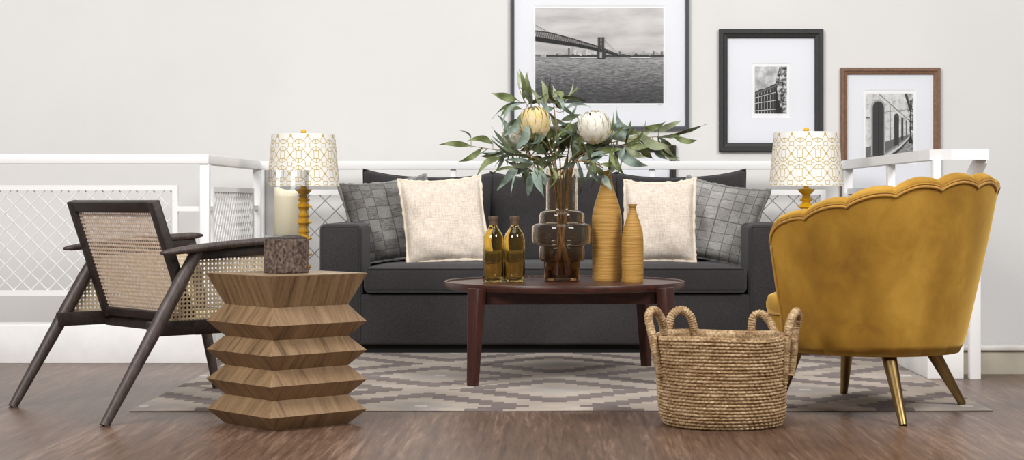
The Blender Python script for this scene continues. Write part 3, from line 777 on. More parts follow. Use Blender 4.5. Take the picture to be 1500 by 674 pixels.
# ================================================================ TABLE LAMPS ON END TABLES
ETZ = .36
def make_end_table():
    t = thing('end_table', 'small round dark end table under the lamp left of the sofa', 'table', (-1.265, 8.67, 0), 0, 'end tables at the sofa ends')
    MB().lathe([(0,ETZ-.02),(.125,ETZ-.02),(.13,ETZ-.015),(.13,ETZ-.004),(.126,ETZ),(0,ETZ)], n=40).build('table_top', 'walnut', t, local=True, autosmooth=40)
    MB().lathe([(.018,.02),(.018,ETZ-.02)], n=20).build('column', 'walnut', t, local=True)
    MB().lathe([(0,0),(.11,0),(.115,.006),(.11,.016),(.03,.022),(.018,.03)], n=40).build('foot', 'walnut', t, local=True)
    return t
et = make_end_table(); e2 = copy_tree(et); e2.location = (1.262, 8.44, 0); e2['label'] = 'small round dark end table under the lamp behind the mustard chair'
SB, ST_, RB, RTp = .447, .701, .1755, .153         # shade heights above the end table and radii
def make_lamp():
    t = thing('table_lamp', '', 'lamp', (0,0,0), 0, 'yellow table lamps at the sofa ends')
    p = [(0,0),(.060,0),(.062,.006),(.060,.014),(.042,.020),(.030,.030),(.026,.042),(.036,.050),(.038,.054),(.030,.062),(.022,.078),(.020,.09)]
    z = .09
    for k in range(4):
        h = .078
        p += [(.019,z+.005),(.026,z+.016),(.041,z+.022),(.041,z+.026),(.030,z+.034),(.022,z+.040),(.0185,z+.048),(.030,z+.054),(.031,z+.058),(.020,z+.066),(.018,z+h)]; z += h
    p += [(.017,.405),(.030,.414),(.034,.420),(.041,.428),(.041,.431),(.020,.434),(.012,.440),(.011,.50)]
    MB().lathe(p, n=40).build('base', 'yellow', t, local=True, autosmooth=50)
    m = MB(); m.lathe([(RB,SB),(RTp,ST_),(RTp-.003,ST_),(RB-.003,SB),(RB,SB)], n=72, smooth=True)
    sh = m.build('lamp_shade', 'shade', t, local=True, autosmooth=40)
    # trellis print on the outside of the shade
    g = MB(); NC, NRW = 12, 2.79; H = ST_-SB
    def S(u, v):         # u in cells around, v in rows from the bottom
        tt_ = v/NRW; a = 2*PI*u/NC-PI/2; r = RB+(RTp-RB)*tt_+.0006
        return Vector((r*math.cos(a), r*math.sin(a), SB+H*tt_))
    def stroke(pts, wd=.00135):
        P3 = [S(u, min(max(v,0),NRW)) for u, v in pts]; vs = []; kk = len(P3)
        for i, p in enumerate(P3):
            d = (P3[min(i+1,kk-1)]-P3[max(i-1,0)])
            if d.length < 1e-7: d = Vector((0,0,1))
            d.normalize(); nr = Vector((p.x,p.y,0)).normalized(); sd = d.cross(nr).normalized()
            vs += [p-sd*wd, p+sd*wd]
        g.add(vs, [(2*i, 2*i+1, 2*i+3, 2*i+2) for i in range(kk-1)], True)
    def arcp(cu, cv, ru, rv, a0, a1, n=12): return [(cu+ru*math.cos(math.radians(a0+(a1-a0)*i/n)), cv+rv*math.sin(math.radians(a0+(a1-a0)*i/n))) for i in range(n+1)]
    def clip(pts):
        seg = []
        for p in pts:
            if 0 <= p[1] <= NRW: seg.append(p)
            else:
                if len(seg) > 1: stroke(seg)
                seg = []
        if len(seg) > 1: stroke(seg)
    for r_ in range(4):
        for c in range(NC):
            cv = r_-.34
            for sg in (1,-1):
                clip([(c-.5+i/16, cv+sg*.43*math.sin(PI*i/16)**1.15) for i in range(17)])          # ogee ovals
                clip(arcp(c, cv+sg*.52, .40, .32, -150*sg, -30*sg))                                   # lens arcs
                clip([(c, cv+sg*.20), (c, cv+sg*.43)])
                clip([(c+sg*.14, cv-.21), (c+sg*.14, cv+.21)])
                clip([(c+.5+sg*.13, cv+.40), (c+.5+sg*.13, cv+.60)])
                clip([(c+.5-.13, cv+.5+sg*.10), (c+.5+.13, cv+.5+sg*.10)])
                clip([(c+.5+sg*.13, cv+.5), (c+.5+sg*.30, cv+.5)]) if r_ % 2 else None
                clip([(c-.14, cv+sg*.21), (c+.14, cv+sg*.21)])
            clip(arcp(c+.5, cv, .055, .06, 0, 360))
    pr = g.build('printed_trellis', 'shadeline', sh, local=True); pr['label'] = 'gold trellis lines'
    m = MB()
    for i in range(3):
        a = 2*PI*i/3; m.tube([(0,0,ST_-.012), (.15*math.cos(a), .15*math.sin(a), ST_-.006)], .0016, 6)
    m.tube([(0,0,.49),(0,0,ST_+.004)], .003, 8); m.build('shade_support', 'brass', t, local=True)
    MB().lathe([(0,ST_-.002),(.008,ST_-.002),(.0085,ST_+.003),(.0125,ST_+.008),(.0135,ST_+.013),(.011,ST_+.019),(.005,ST_+.0225),(0,ST_+.023)], n=24).build('finial', 'yellow', t, local=True)
    return t
lamp = make_lamp(); lamp.location = (-1.212, 8.67, ETZ); lamp['label'] = 'yellow table lamp with trellis print shade left of the sofa, behind the candle'
l2 = copy_tree(lamp); l2.location = (1.211, 8.44, ETZ); l2.rotation_euler.z = .2; l2['label'] = 'yellow table lamp with trellis print shade right of the sofa, behind the mustard chair'
# ================================================================ CANE ARMCHAIR (own frame: x across, y forward, z up)
ca = thing('cane_armchair', 'dark wooden armchair with woven cane back, seen from behind at left', 'armchair', (-1.695, 6.075, 0), -math.radians(48.85))
HX = .35
def cane_grid(m, O, ux, uy, inside, u0, u1, v0, v1, p=.0148, th=.0016, mat=0, hr=.31):
    O, ux, uy = Vector(O), Vector(ux).normalized(), Vector(uy).normalized(); nn = ux.cross(uy).normalized()
    nu, nv = int((u1-u0)/p), int((v1-v0)/p)
    oct_ = [(math.cos(PI/8+PI/4*k)*hr*p, math.sin(PI/8+PI/4*k)*hr*p) for k in range(8)]
    h = p/2; sq = [(h, h*.42), (h*.42, h), (-h*.42, h), (-h, h*.42), (-h, -h*.42), (-h*.42, -h), (h*.42, -h), (h, -h*.42)]
    cor = {0:(h,h),2:(-h,h),4:(-h,-h),6:(h,-h)}
    for i in range(nu):
        for j in range(nv):
            cu, cv = u0+(i+.5)*p, v0+(j+.5)*p
            if not inside(cu, cv): continue
            for s in (1, -1):
                vs = []
                for k in range(8): a = oct_[k]; vs.append(O+ux*(cu+a[0])+uy*(cv+a[1])+nn*th*s*.6)
                for k in range(8): a = sq[k]; vs.append(O+ux*(cu+a[0])+uy*(cv+a[1])+nn*th*s*1.1)
                for k in (0,2,4,6): a = cor[k]; vs.append(O+ux*(cu+a[0])+uy*(cv+a[1])+nn*th*s*.5)
                fs = [(k, (k+1)%8, 8+(k+1)%8, 8+k) for k in range(8)]+[(8,16,9),(10,17,11),(12,18,13),(14,19,15)]
                m.add(vs, fs if s > 0 else [f[::-1] for f in fs], False, mat)
for sx in (-1, 1):
    # tapered round rear leg, straight from the floor up to the arm
    p0, p1 = Vector((sx*HX, 0, 0)), Vector((sx*HX, .345, .568)); nseg = 10
    pts = [p0.lerp(p1, i/nseg) for i in range(nseg+1)]
    pts[0] = p0.copy()
    MB().tube(pts, [.0165+.0085*min(1, i/nseg*1.6) - (.003 if i > 8 else 0) for i in range(nseg+1)], 14).build('leg', 'dark_leg', ca, local=True)
    p0, p1 = Vector((sx*HX, .832, .009)), Vector((sx*HX, .715, .575))
    pts = [p0.lerp(p1, i/nseg) for i in range(nseg+1)]
    MB().tube(pts, [.0155+.0075*min(1, i/nseg*1.6) for i in range(nseg+1)], 14).build('leg', 'dark_leg', ca, local=True)
    MB().bar((sx*(HX-.012), .165, .307), (sx*(HX-.012), .765, .307), .026, .050, bevel=.003).build('side_rail', 'dark', ca, local=True)
    # arm: long paddle, pointed at the back, over a thinner beam
    m = MB(); rows = []; N = 24; a0, a1 = Vector((sx*(HX+.010), .205, .562)), Vector((sx*(HX+.010), .765, .604))
    vs = []
    for i in range(N+1):
        t = i/N; c = a0.lerp(a1, t); c.z += .006*math.sin(PI*t)
        w = .030*(.55+.45*min(1, t/.25)**.6); h = .013*(.7+.3*min(1, t/.15, (1-t)/.06))
        if i in (0, N): w *= .8; h *= .6
        for k in range(12):
            a = 2*PI*k/12; ca_, sa_ = math.cos(a), math.sin(a)
            vs.append(c+Vector((w*math.copysign(abs(ca_)**.6, ca_), 0, h*math.copysign(abs(sa_)**.6, sa_))))
    fs = [(i*12+k, i*12+(k+1)%12, (i+1)*12+(k+1)%12, (i+1)*12+k) for i in range(N) for k in range(12)]
    fs += [tuple(range(12))[::-1], tuple(range(N*12, N*12+12))]
    m.add(vs, fs, True); m.build('armrest', 'dark_leg', ca, local=True)
    MB().bar((sx*HX, .345, .552), (sx*HX, .735, .574), .022, .034, bevel=.003).build('arm_beam', 'dark', ca, local=True)
    # caned side between legs, arm beam and rail
    m = MB()
    def ins(u, v):
        yb = .345*(v/.568); yf = .832+(.715-.832)*(v/.575)
        return yb-.002 < u < yf+.002 and .325 < v < .56+.03*(u-.345)/.4
    cane_grid(m, (sx*(HX-.004), 0, 0), (0,1,0), (0,0,1), ins, .19, .80, .322, .585)
    m.build('side_panel', 'cane', ca, local=True)
MB().bar((-HX+.02, .365, .305), (HX-.02, .365, .305), .030, .052, bevel=.003).build('rear_rail', 'dark', ca, local=True)
MB().bar((-HX+.02, .745, .307), (HX-.02, .745, .307), .026, .050, bevel=.003).build('front_rail', 'dark', ca, local=True)
# back frame
B0, B1 = Vector((0, .350, .318)), Vector((0, .205, .736)); bd = (B1-B0).normalized(); BL = (B1-B0).length; BW = .318
m = MB()
for sx in (-1, 1):
    m.bar(B0+Vector((sx*(BW-.019), 0, 0)), B1+Vector((sx*(BW-.019), 0, 0)), .038, .030, up=(0,1,0), bevel=.002)
m.bar(B0+bd*(BL-.018)+Vector((-BW+.03,0,0)), B0+bd*(BL-.018)+Vector((BW-.03,0,0)), .028, .036, up=bd, bevel=.002)
m.bar(B0+bd*.020+Vector((-BW+.03,0,0)), B0+bd*.020+Vector((BW-.03,0,0)), .028, .030, up=bd, bevel=.002)
bf = m.build('backrest', 'dark', ca, local=True)
m = MB()
cane_grid(m, B0, (1,0,0), bd, lambda u, v: True, -BW+.034, BW-.032, .034, BL-.030, p=.0142, hr=.33)
cp = m.build('cane_panel', 'cane_back', bf, local=True); cp['label'] = 'woven cane in the back'
m = MB(); cane_grid(m, (0,.37,.325), (1,0,0), (0,1,0), lambda u, v: True, -HX+.03, HX-.03, .01, .365)
m.build('seat', 'cane', ca, local=True)
# ================================================================ MUSTARD SCALLOPED CHAIR
YC = Vector((1.135, 6.24, 0)); Fd = Vector((-.68, .733, 0)).normalized(); Lf = Vector((-Fd.y, Fd.x, 0))
yc = thing('scalloped_armchair', 'mustard velvet scalloped back armchair with brass legs, seen from behind', 'armchair', YC)
EXT = .150
def env(th):
    a = abs(th); pts = [(0,.834),(11,.832),(33,.816),(55,.783),(77,.744),(100,.700),(140,.690)]
    for (x0,y0),(x1,y1) in zip(pts, pts[1:]):
        if x0 <= a <= x1: return y0+(y1-y0)*(a-x0)/(x1-x0)
    return .69
def station(s):
    """s in degrees; beyond +-90 the arms run straight forward"""
    if abs(s) <= 90:
        c, sn = math.cos(math.radians(s)), math.sin(math.radians(s))
        return (lambda r: YC-Fd*r*c+Lf*r*sn), (-Fd*c+Lf*sn)
    e = (abs(s)-90)/22*EXT; sg = 1 if s > 0 else -1
    return (lambda r: YC+Fd*e+Lf*r*sg), Lf*sg
def ztop(s):
    ph = abs(s)/22.0
    z = env(s)-(.021 if abs(s) < 44 else .017)*(1-abs(math.sin(PI*ph))**.6) if abs(s) < 88 else env(s)-.016*(1-abs(math.sin(PI*min(ph, 4.5)))**.6)
    if abs(s) > 98:
        t = (abs(s)-98)/14.0; z -= .085*(1-math.sqrt(max(0, 1-t*t)))
    return z
ZB = .213; RO = .430
def rad(z, s=0): return RO-.128*((.83-z)/.617)**1.15 if z < .83 else RO
STN = [-112+i*.5 for i in range(449)]
vs = []; NO = 16; NI = 12
for s in STN:
    P, nn = station(s); zt = ztop(s); col = []
    ch_ = abs(math.sin(PI*s/22.0))            # channel swell
    fe = max(0, (abs(s)-104)/8)               # round the front ends
    sq = 1-.0*fe
    for i in range(NO):
        z = ZB+(zt-.030-ZB)*i/(NO-1); und = .011*max(0, 1-(z-ZB)/.045)**2
        col.append((rad(z)-und, z))
    T = .060+.012*ch_
    rt = rad(zt)-.002
    for k in range(1, 8):                     # rolled top
        a = PI*k/8; col.append((rt-T/2+T/2*math.cos(a)+.004, zt-.030+.030*math.sin(a)))
    for i in range(NI):
        z = zt-.030-(zt-.030-.30)*i/(NI-1)
        col.append((rad(z)-T-.012*ch_*math.sin(PI*(1-i/(NI-1)*.9)), z))
    for r, z in col: 
        q = P(r); vs.append((q.x, q.y, z))
K = NO+7+NI; n_ = len(STN)
m = MB(); fs = [(i*K+k, (i+1)*K+k, (i+1)*K+k+1, i*K+k+1) for i in range(n_-1) for k in range(K-1)]
fs += [(i*K+K-1, (i+1)*K+K-1, (i+1)*K, i*K) for i in range(n_-1)]
fs = [f[::-1] for f in fs]
m.add(vs, fs, True)
m.add(vs[:K], [tuple(range(K))], False); m.add(vs[-K:], [tuple(range(K))[::-1]], False)
shell = m.build('back_shell', 'velvet', yc)
pp = []
for s in STN:
    P, nn = station(s); z = ztop(s)-.033; q = P(rad(z)+.002); pp.append(Vector((q.x, q.y, z)))
for end in (1, -1):
    s = 111.5*end; P, nn = station(s); z0 = ztop(s)-.033
    tail = []
    for i in range(1, 24):
        z = z0-(z0-ZB-.01)*i/23; q = P(rad(z)+.001); tail.append(Vector((q.x, q.y, z)))
    pp = pp+tail if end > 0 else tail[::-1]+pp
MB().tube(pp, .0048, 8).build('piping', 'velvet_pipe', shell)
pp2 = []
for s in STN:
    P, nn = station(s); z = ztop(s)-.024; q = P(rad(z)+.000); pp2.append(Vector((q.x, q.y, z)))
MB().tube(pp2, .0032, 8).build('piping', 'velvet_pipe', shell)
# seat: base block and crowned cushion, proud of the arms at the front
def blob(rows, n=64):
    m = MB(); vs = []
    for (kx, fy0, fy1, z) in rows:
        for j in range(n):
            a = 2*PI*j/n; c, s_ = math.cos(a), math.sin(a)
            ex = .72 if s_ > 0 else 1.0; x = kx*math.copysign(abs(c)**ex, c); yy = math.copysign(abs(s_)**ex, s_)
            y = yy*(fy1 if yy > 0 else -fy0)
            q = YC+Fd*y-Lf*x; vs.append((q.x, q.y, z))
    k = len(rows)
    m.add(vs, [(i*n+j, i*n+(j+1)%n, (i+1)*n+(j+1)%n, (i+1)*n+j) for i in range(k-1) for j in range(n)], True)
    m.add(vs[:n], [tuple(range(n))[::-1]], False); m.add(vs[-n:], [tuple(range(n))], True)
    return m
blob([(.24,-.24,.335,.208),(.255,-.25,.365,.216),(.258,-.25,.375,.235),(.262,-.25,.380,.30),(.262,-.25,.382,.335)]).build('seat_base', 'velvet', yc)
cu = blob([(.25,-.25,.372,.333),(.262,-.25,.388,.340),(.268,-.25,.396,.355),(.268,-.25,.396,.375),(.264,-.25,.388,.398),(.24,-.24,.355,.412),(.18,-.18,.24,.421),(.02,-.02,.03,.425)]).build('seat_cushion', 'velvet', yc)
n = 64; ring = []
for j in range(n+1):
    a = 2*PI*j/n; c, s_ = math.cos(a), math.sin(a)
    ex = .72 if s_ > 0 else 1.0; x = .264*math.copysign(abs(c)**ex, c); yy = math.copysign(abs(s_)**ex, s_); y = yy*(.389 if yy > 0 else .25)
    q = YC+Fd*y-Lf*x; ring.append(Vector((q.x, q.y, .338)))
MB().tube(ring, .005, 6, False).build('piping', 'velvet_pipe', cu)
for (fx, fy, fz, tx, ty) in ((1.152,5.81,0,1.140,6.00), (1.470,6.345,.009,1.345,6.295), (1.103,6.70,.009,1.098,6.58), (.79,6.235,.009,.86,6.24)):
    a = Vector((fx,fy,fz)); b = Vector((tx,ty,.214)); 
    m = MB().tube([a, a.lerp(b,.02), a.lerp(b,.5), b], [.0125,.0135,.0195,.0255], 24); m.build('leg', 'brass', yc)
# ================================================================ SEAGRASS BASKET
bx_, by_ = .566, 5.87
bk = thing('woven_basket', 'round woven seagrass basket with four rope handles on the floor', 'basket', (bx_, by_, 0))
NR, NA = 27, 320; HB = .292
def brad(z): return .187+.016*(1-max(0, 1-z/.05)**2)+.012*(z/HB)
vs = []; rows = []
SUB = 6
for i in range(NR*SUB+1):
    row = i/SUB; fr_ = row-math.floor(row); z = HB*row/NR
    rows.append((brad(z)-.0012+.0062*abs(math.sin(PI*fr_))**.8, max(.0005, z), int(row)))
m = MB()
def bfun(i, a, r, z, row):
    tw = .0026*math.sin(a*64+row*2.1)+.0022*mnoise.noise(Vector((math.cos(a)*5, math.sin(a)*5, row*.9)))
    return r+tw
def lean(z): return -.010*z/HB
for i, (r, z, row) in enumerate(rows):
    for j in range(NA):
        a = 2*PI*j/NA; rr = bfun(i, a, r, z, row)
        zz = z+.004*math.sin(a*3+1)*(z/HB)**3+ .0012*mnoise.noise(Vector((math.cos(a)*3, math.sin(a)*3, row*.5)))*(1 if z > .01 else 0)
        vs.append((bx_+lean(z)+rr*math.cos(a), by_+rr*math.sin(a), zz))
kk = len(rows)
for t in range(1, 5):                                   # rounded rim turning in
    a2 = PI*t/4
    for j in range(NA):
        a = 2*PI*j/NA; rr = brad(HB)-.006+.008*math.cos(a2); vs.append((bx_+lean(HB)+rr*math.cos(a), by_+rr*math.sin(a), HB+.004*math.sin(a*3+1)+.006*math.sin(a2)))
for i in range(NR*2):
    z = HB-.004-(HB-.016)*i/(NR*2-1)
    for j in range(NA):
        a = 2*PI*j/NA; rr = brad(z)-.015-.003*abs(math.sin(PI*i/2))+.001*math.sin(a*58+i); vs.append((bx_+lean(z)+rr*math.cos(a), by_+rr*math.sin(a), z+.004*math.sin(a*3+1)*(z/HB)**3))
tot = kk+4+NR*2
m.add(vs, [(i*NA+j, i*NA+(j+1)%NA, (i+1)*NA+(j+1)%NA, (i+1)*NA+j) for i in range(tot-1) for j in range(NA)], True)
m.add(vs[-NA:], [tuple(range(NA))], False); m.add(vs[:NA], [tuple(range(NA))[::-1]], False)
m.build('body', 'rope', bk)
def rope(pts, r=.0135):
    path = smooth_path([Vector(p) for p in pts], 26); L = 0; rs = []; prev = path[0]
    for p in path:
        L += (p-prev).length; prev = p
        rs.append(r*(.90+.20*abs(math.sin(PI*L/.0085))))
    MB().tube(path, rs, 14).build('handle', 'rope', bk)
def BW_(px, py, Y): return W(px, py, Y)
rope([BW_(968,552,5.80), BW_(961,520,5.80), BW_(955,490,5.81), BW_(950,465,5.83), BW_(955,455,5.87), BW_(964,459,5.92), BW_(971,475,5.94), BW_(973,495,5.955)])
rope([BW_(980,500,6.035), BW_(980,478,6.04), BW_(985,461,6.04), BW_(998,454,6.045), BW_(1010,462,6.05), BW_(1016,478,6.055), BW_(1019,500,6.055)])
rope([BW_(1101,503,6.04), BW_(1101,480,6.045), BW_(1104,464,6.045), BW_(1115,460,6.04), BW_(1125,468,6.02), BW_(1133,482,6.0), BW_(1140,500,5.975)])
rope([BW_(1148,562,5.79), BW_(1150,535,5.79), BW_(1152,500,5.80), BW_(1158,470,5.82), BW_(1166,457,5.86), BW_(1169,464,5.91), BW_(1165,485,5.93), BW_(1162,520,5.925), BW_(1158,550,5.92)])
# ================================================================ PICTURES ON THE WALL
YF = WALLY-.030
def frame(label, x0, y0, x1, y1, fw, mat, opening, name='framed_picture', tilt=(0,0), depth=.028, fill=None):
    A, B = W(x0, y0, YF), W(x1, y1, YF); fwm = fw*YF/F
    t = thing(name, label, 'picture', ((A.x+B.x)/2, WALLY-.002, B.z))
    lo, hi = Vector((A.x, WALLY-.03, B.z)), Vector((B.x, WALLY-.002, A.z))
    m = MB(); c = [(lo.x,lo.z),(hi.x,lo.z),(hi.x,hi.z),(lo.x,hi.z)]; ci = [(lo.x+fwm,lo.z+fwm),(hi.x-fwm,lo.z+fwm),(hi.x-fwm,hi.z-fwm),(lo.x+fwm,hi.z-fwm)]
    def ln(p, q, t_): return (p[0]+(q[0]-p[0])*t_, p[1]+(q[1]-p[1])*t_)
    yb, yf = hi.y, lo.y; L = [(c, yb), (c, yf+.003), ([ln(p,q,.08) for p,q in zip(c,ci)], yf), ([ln(p,q,.45) for p,q in zip(c,ci)], yf), ([ln(p,q,.62) for p,q in zip(c,ci)], yf+.005), ([ln(p,q,.92) for p,q in zip(c,ci)], yf+.008), (ci, yf+.010), (ci, yb)]
    vs = [(p[0], y, p[1]) for cc, y in L for p in cc]
    fs = [(k*4+i, k*4+(i+1)%4, (k+1)*4+(i+1)%4, (k+1)*4+i) for k in range(len(L)-1) for i in range(4)]
    m.add(vs, fs, False); m.build('frame', mat, t)
    # mount board with a bevelled window
    def rect(px0, py0, px1, py1, y):
        a, b = W(px0,py0,YF), W(px1,py1,YF); return [(a.x,y,b.z),(b.x,y,b.z),(b.x,y,a.z),(a.x,y,a.z)]
    bo = [(p[0], yb-.006, p[1]) for p in ci]; o1 = rect(*opening, yb-.006); bv = 1.6
    o2 = rect(opening[0]+bv, opening[1]+bv, opening[2]-bv, opening[3]-bv, yb-.003)
    o3 = [(p[0], yb-.003, p[2]) for p in o2]
    m = MB(); m.add(bo+o1, [(i,(i+1)%4,4+(i+1)%4,4+i) for i in range(4)], False, 0)
    m.add(o1+o2, [(i,(i+1)%4,4+(i+1)%4,4+i) for i in range(4)], False, 1); m.add(o2, [(0,1,2,3)], False, 1)
    m.build('mount', ['mat_board','bevel'], t)
    g = MB(); g.add([(p[0], yf+.012, p[1]) for p in ci], [(0,1,2,3)], False); g.build('glazing', 'glazing', t)
    return t
def pic_mat(name, kind, y0, y1):
    """tones of the printed photograph itself, along height"""
    n = NT(name); n.set(Roughness=.6); return n
ZP = lambda y: EYE-(y-CY)*YF/F
n = NT('print_sky_clouds'); n.set(Roughness=.7)
a = n.noise(3.0, 5, .55, n.coords('Object', (1,1,4.5))); n.base(n.ramp(a, [(.25, lin((168,165,164))), (.5, lin((206,203,201))), (.75, lin((230,228,226)))])); MAT['p_sky'] = n.m
n = NT('print_river'); n.set(Roughness=.7)
tc = n.n('ShaderNodeTexCoord'); sp = n.n('ShaderNodeSeparateXYZ'); n.l(tc, 'Object', sp, 0)
a = n.noise(26, 5, .7, n.coords('Object', (1,1,7)), 1.0)
gr_ = n.math('MULTIPLY_ADD', sp.outputs[2], 1.2, .27)          # the print darkens to its lower edge
n.base(n.ramp(n.math('ADD', n.math('MULTIPLY', a, .75), gr_), [(.24, lin((26,26,28))), (.45, lin((92,91,92))), (.62, lin((160,159,159))), (.8, lin((212,211,210)))])); MAT['p_river'] = n.m
for nm, c in (('p_black',(34,33,33)),('p_dark',(62,60,60)),('p_mid',(112,110,110)),('p_light',(176,174,173)),('p_pale',(214,213,212)),('p_white',(240,240,239))):
    MAT[nm] = simple(nm.replace('p_','print_'), c, .7)
n = NT('print_cloud_small'); n.set(Roughness=.7)
a = n.noise(16, 5, .6, n.coords('Object', (1,1,1))); n.base(n.ramp(a, [(.3, lin((130,129,128))), (.5, lin((200,199,198))), (.65, lin((238,238,238)))])); MAT['p_cloud'] = n.m
n = NT('print_tree_speckle'); n.set(Roughness=.7)
a = n.noise(40, 5, .75, n.coords('Object', (1,1,1))); n.base(n.ramp(a, [(.42, lin((40,40,40))), (.5, lin((130,129,128))), (.58, lin((222,222,221)))])); MAT['p_tree'] = n.m
n = NT('print_plaster'); n.set(Roughness=.7)
a = n.noise(30, 5, .7, n.coords('Object', (1,1,1))); n.base(n.ramp(a, [(.3, lin((150,149,148))), (.48, lin((216,215,213))), (.7, lin((236,236,235)))])); MAT['p_plaster'] = n.m
n = NT('print_pavement'); n.set(Roughness=.7)
a = n.noise(60, 4, .7, n.coords('Object', (1,1,3))); n.base(n.ramp(a, [(.35, lin((92,91,91))), (.6, lin((176,175,174)))])); MAT['p_pave'] = n.m
PM = ['p_sky','p_river','p_black','p_dark','p_mid','p_light','p_pale','p_white','p_cloud','p_tree','p_plaster','p_pave']
class Print:
    def __init__(s): s.m = MB(); s.k = 0
    def poly(s, pts, mat):
        y = WALLY-.0056-.00005*s.k; s.k += 1
        vs = []
        for px, py in pts:
            w = W(px, py, YF); vs.append((w.x, y, w.z))
        ar = sum(vs[i][0]*vs[(i+1)%len(vs)][2]-vs[(i+1)%len(vs)][0]*vs[i][2] for i in range(len(vs)))
        if ar < 0: vs = vs[::-1]
        s.m.add(vs, [tuple(range(len(vs)))], False, PM.index(mat)); return s
    def rect(s, a, b, c, d, mat): return s.poly([(a,b),(c,b),(c,d),(a,d)], mat)
    def line(s, p, q, w, mat):
        dx, dy = q[0]-p[0], q[1]-p[1]; L = math.hypot(dx, dy); nx, ny = -dy/L*w/2, dx/L*w/2
        return s.poly([(p[0]+nx,p[1]+ny),(q[0]+nx,q[1]+ny),(q[0]-nx,q[1]-ny),(p[0]-nx,p[1]-ny)], mat)
    def build(s, t, cx, cy):
        o = s.m.build('print', PM, t); c = W(cx, cy, YF); d = Vector((c.x, WALLY-.005, c.z))-o.parent.location
        o.data.transform(Matrix.Translation(-d)); o.location = d; return o
# bridge over a river
t = frame('largest framed picture: black and white bridge over a river, grey frame', 747.5, -32, 1010, 190.5, 5.6, 'frameslate', (781,7.5,975.5,153.5))
p = Print(); x0, x1 = 784, 972.3
p.rect(x0, 10.5, x1, 84, 'p_sky'); p.rect(x0, 83, x1, 151, 'p_river')
random.seed(5)
x = x0
while x < x1-1:                                       # far shore: towers and trees
    w = random.uniform(2.2, 5.5); left = x < 905
    h = random.uniform(4, 13) if (812 < x < 876) else (random.uniform(4,9) if x > 905 else random.uniform(1.5,4))
    xe = min(x+w, x1); p.rect(x, 82.6-h, xe, 82.6, random.choice(('p_light','p_pale','p_mid')) if left else random.choice(('p_light','p_light','p_mid'))); x += w*.9
p.rect(837.5, 67, 840.5, 82, 'p_light')
for i in range(46):
    x = 800+i*3.75
    if x > x1-3: break
    p.rect(x, 83-random.uniform(1.8, 4.2), min(x+4, x1), 83.2, 'p_dark')
p.rect(x0, 83.0, x1, 83.9, 'p_pale'); p.rect(835, 83.4, 876, 84.3, 'p_white'); p.rect(925, 83.2, 953, 84.4, 'p_white')
p.poly([(x0,52.5),(x0,59.5),(840,67.2),(876,73.8),(906,81.5),(910,82.4),(898,77.5),(878,70.6),(840,62.2)], 'p_black')   # deck
tr0 = [(x0,44.5),(806,47.5),(840,56.5),(876,67.5),(905,79)]
for a_, b_ in zip(tr0, tr0[1:]): p.line(a_, b_, 1.5, 'p_dark')
for i in range(40):
    x = x0+.5+i*2.75
    if x > 892: break
    def yt(x):
        for a_, b_ in zip(tr0, tr0[1:]):
            if a_[0] <= x <= b_[0]: return a_[1]+(b_[1]-a_[1])*(x-a_[0])/(b_[0]-a_[0])
        return 79
    yb_ = 53+(x-x0)*.178
    p.line((x, yt(x)), (x+1.4, yb_+.5), .7, 'p_dark'); p.line((x+1.4, yb_), (x+2.75, yt(min(x+2.75,904))), .6, 'p_mid')
p.line((x0,36), (803,46.5), .7, 'p_mid'); p.line((885,58), (905,78), .5, 'p_mid')
for xa in (876.2, 881.6): p.rect(xa, 54.8, xa+3.4, 84.8, 'p_dark')
p.rect(875.6,54.2,880,56,'p_black'); p.rect(881.2,54.2,885.6,56,'p_black')
for yy in (60, 66, 72): p.rect(879, yy, 882.5, yy+1.1, 'p_dark')
p.rect(875,74,887,84.9,'p_dark'); p.rect(878.5,76,882,84.5,'p_light')
p.rect(963, 152.2, 971, 152.8, 'p_light')
p.build(t, 878, 81)
# corner building among clouds
t = frame('black framed picture of an old corner building, wide white mount', 1053.5, 42.5, 1206.5, 222, 12.5, 'frameblack', (1101.5,92,1158.5,172.5))
p = Print(); x0, x1, y0, y1 = 1106.3, 1153.5, 96.8, 166
p.rect(x0,y0,x1,y1,'p_cloud')
p.poly([(1143,97),(1153.5,97),(1153.5,166),(1139,166),(1136,130),(1138,112)], 'p_tree')
p.poly([(x0,134.5),(1113,131),(1121,129.5),(1137,122),(1138.5,124),(1140,143),(1143.5,154),(1146,166),(x0,166)], 'p_dark')
p.poly([(x0,136),(1137,124.5),(1137,127),(x0,138)], 'p_mid')
for (ya0, ya1, yb0, yb1) in ((138.5,141.5,128.5,132.5),(143.5,150,136.5,145),(151.5,160.5,147,157.5),(162.5,165.5,161.5,165)):
    for i in range(7):
        u0, u1 = (i+.12)/7, (i+.62)/7; xx0, xx1 = x0+.5+30*u0, x0+.5+30*u1
        lerp = lambda a_, b_, u: a_+(b_-a_)*u
        p.poly([(xx0,lerp(ya0,yb0,u0)),(xx1,lerp(ya0,yb0,u1)),(xx1,lerp(ya1,yb1,u1)),(xx0,lerp(ya1,yb1,u0))], 'p_light')
        xm = (xx0+xx1)/2
        p.poly([(xm-.2,lerp(ya0,yb0,u0)),(xx1,lerp(ya0,yb0,u1)),(xx1,lerp(ya1,yb1,u1)),(xm-.2,lerp(ya1,yb1,u0))], 'p_black')
for ya, yb in ((142.6,134.2),(150.8,146),(161.6,159)): p.poly([(x0,ya),(1137.5,yb),(1137.5,yb+1),(x0,ya+1)], 'p_pale')
p.poly([(1137,122),(1140,143),(1143.5,154),(1146,166),(1138,166)], 'p_black')
p.build(t, 1130, 131)
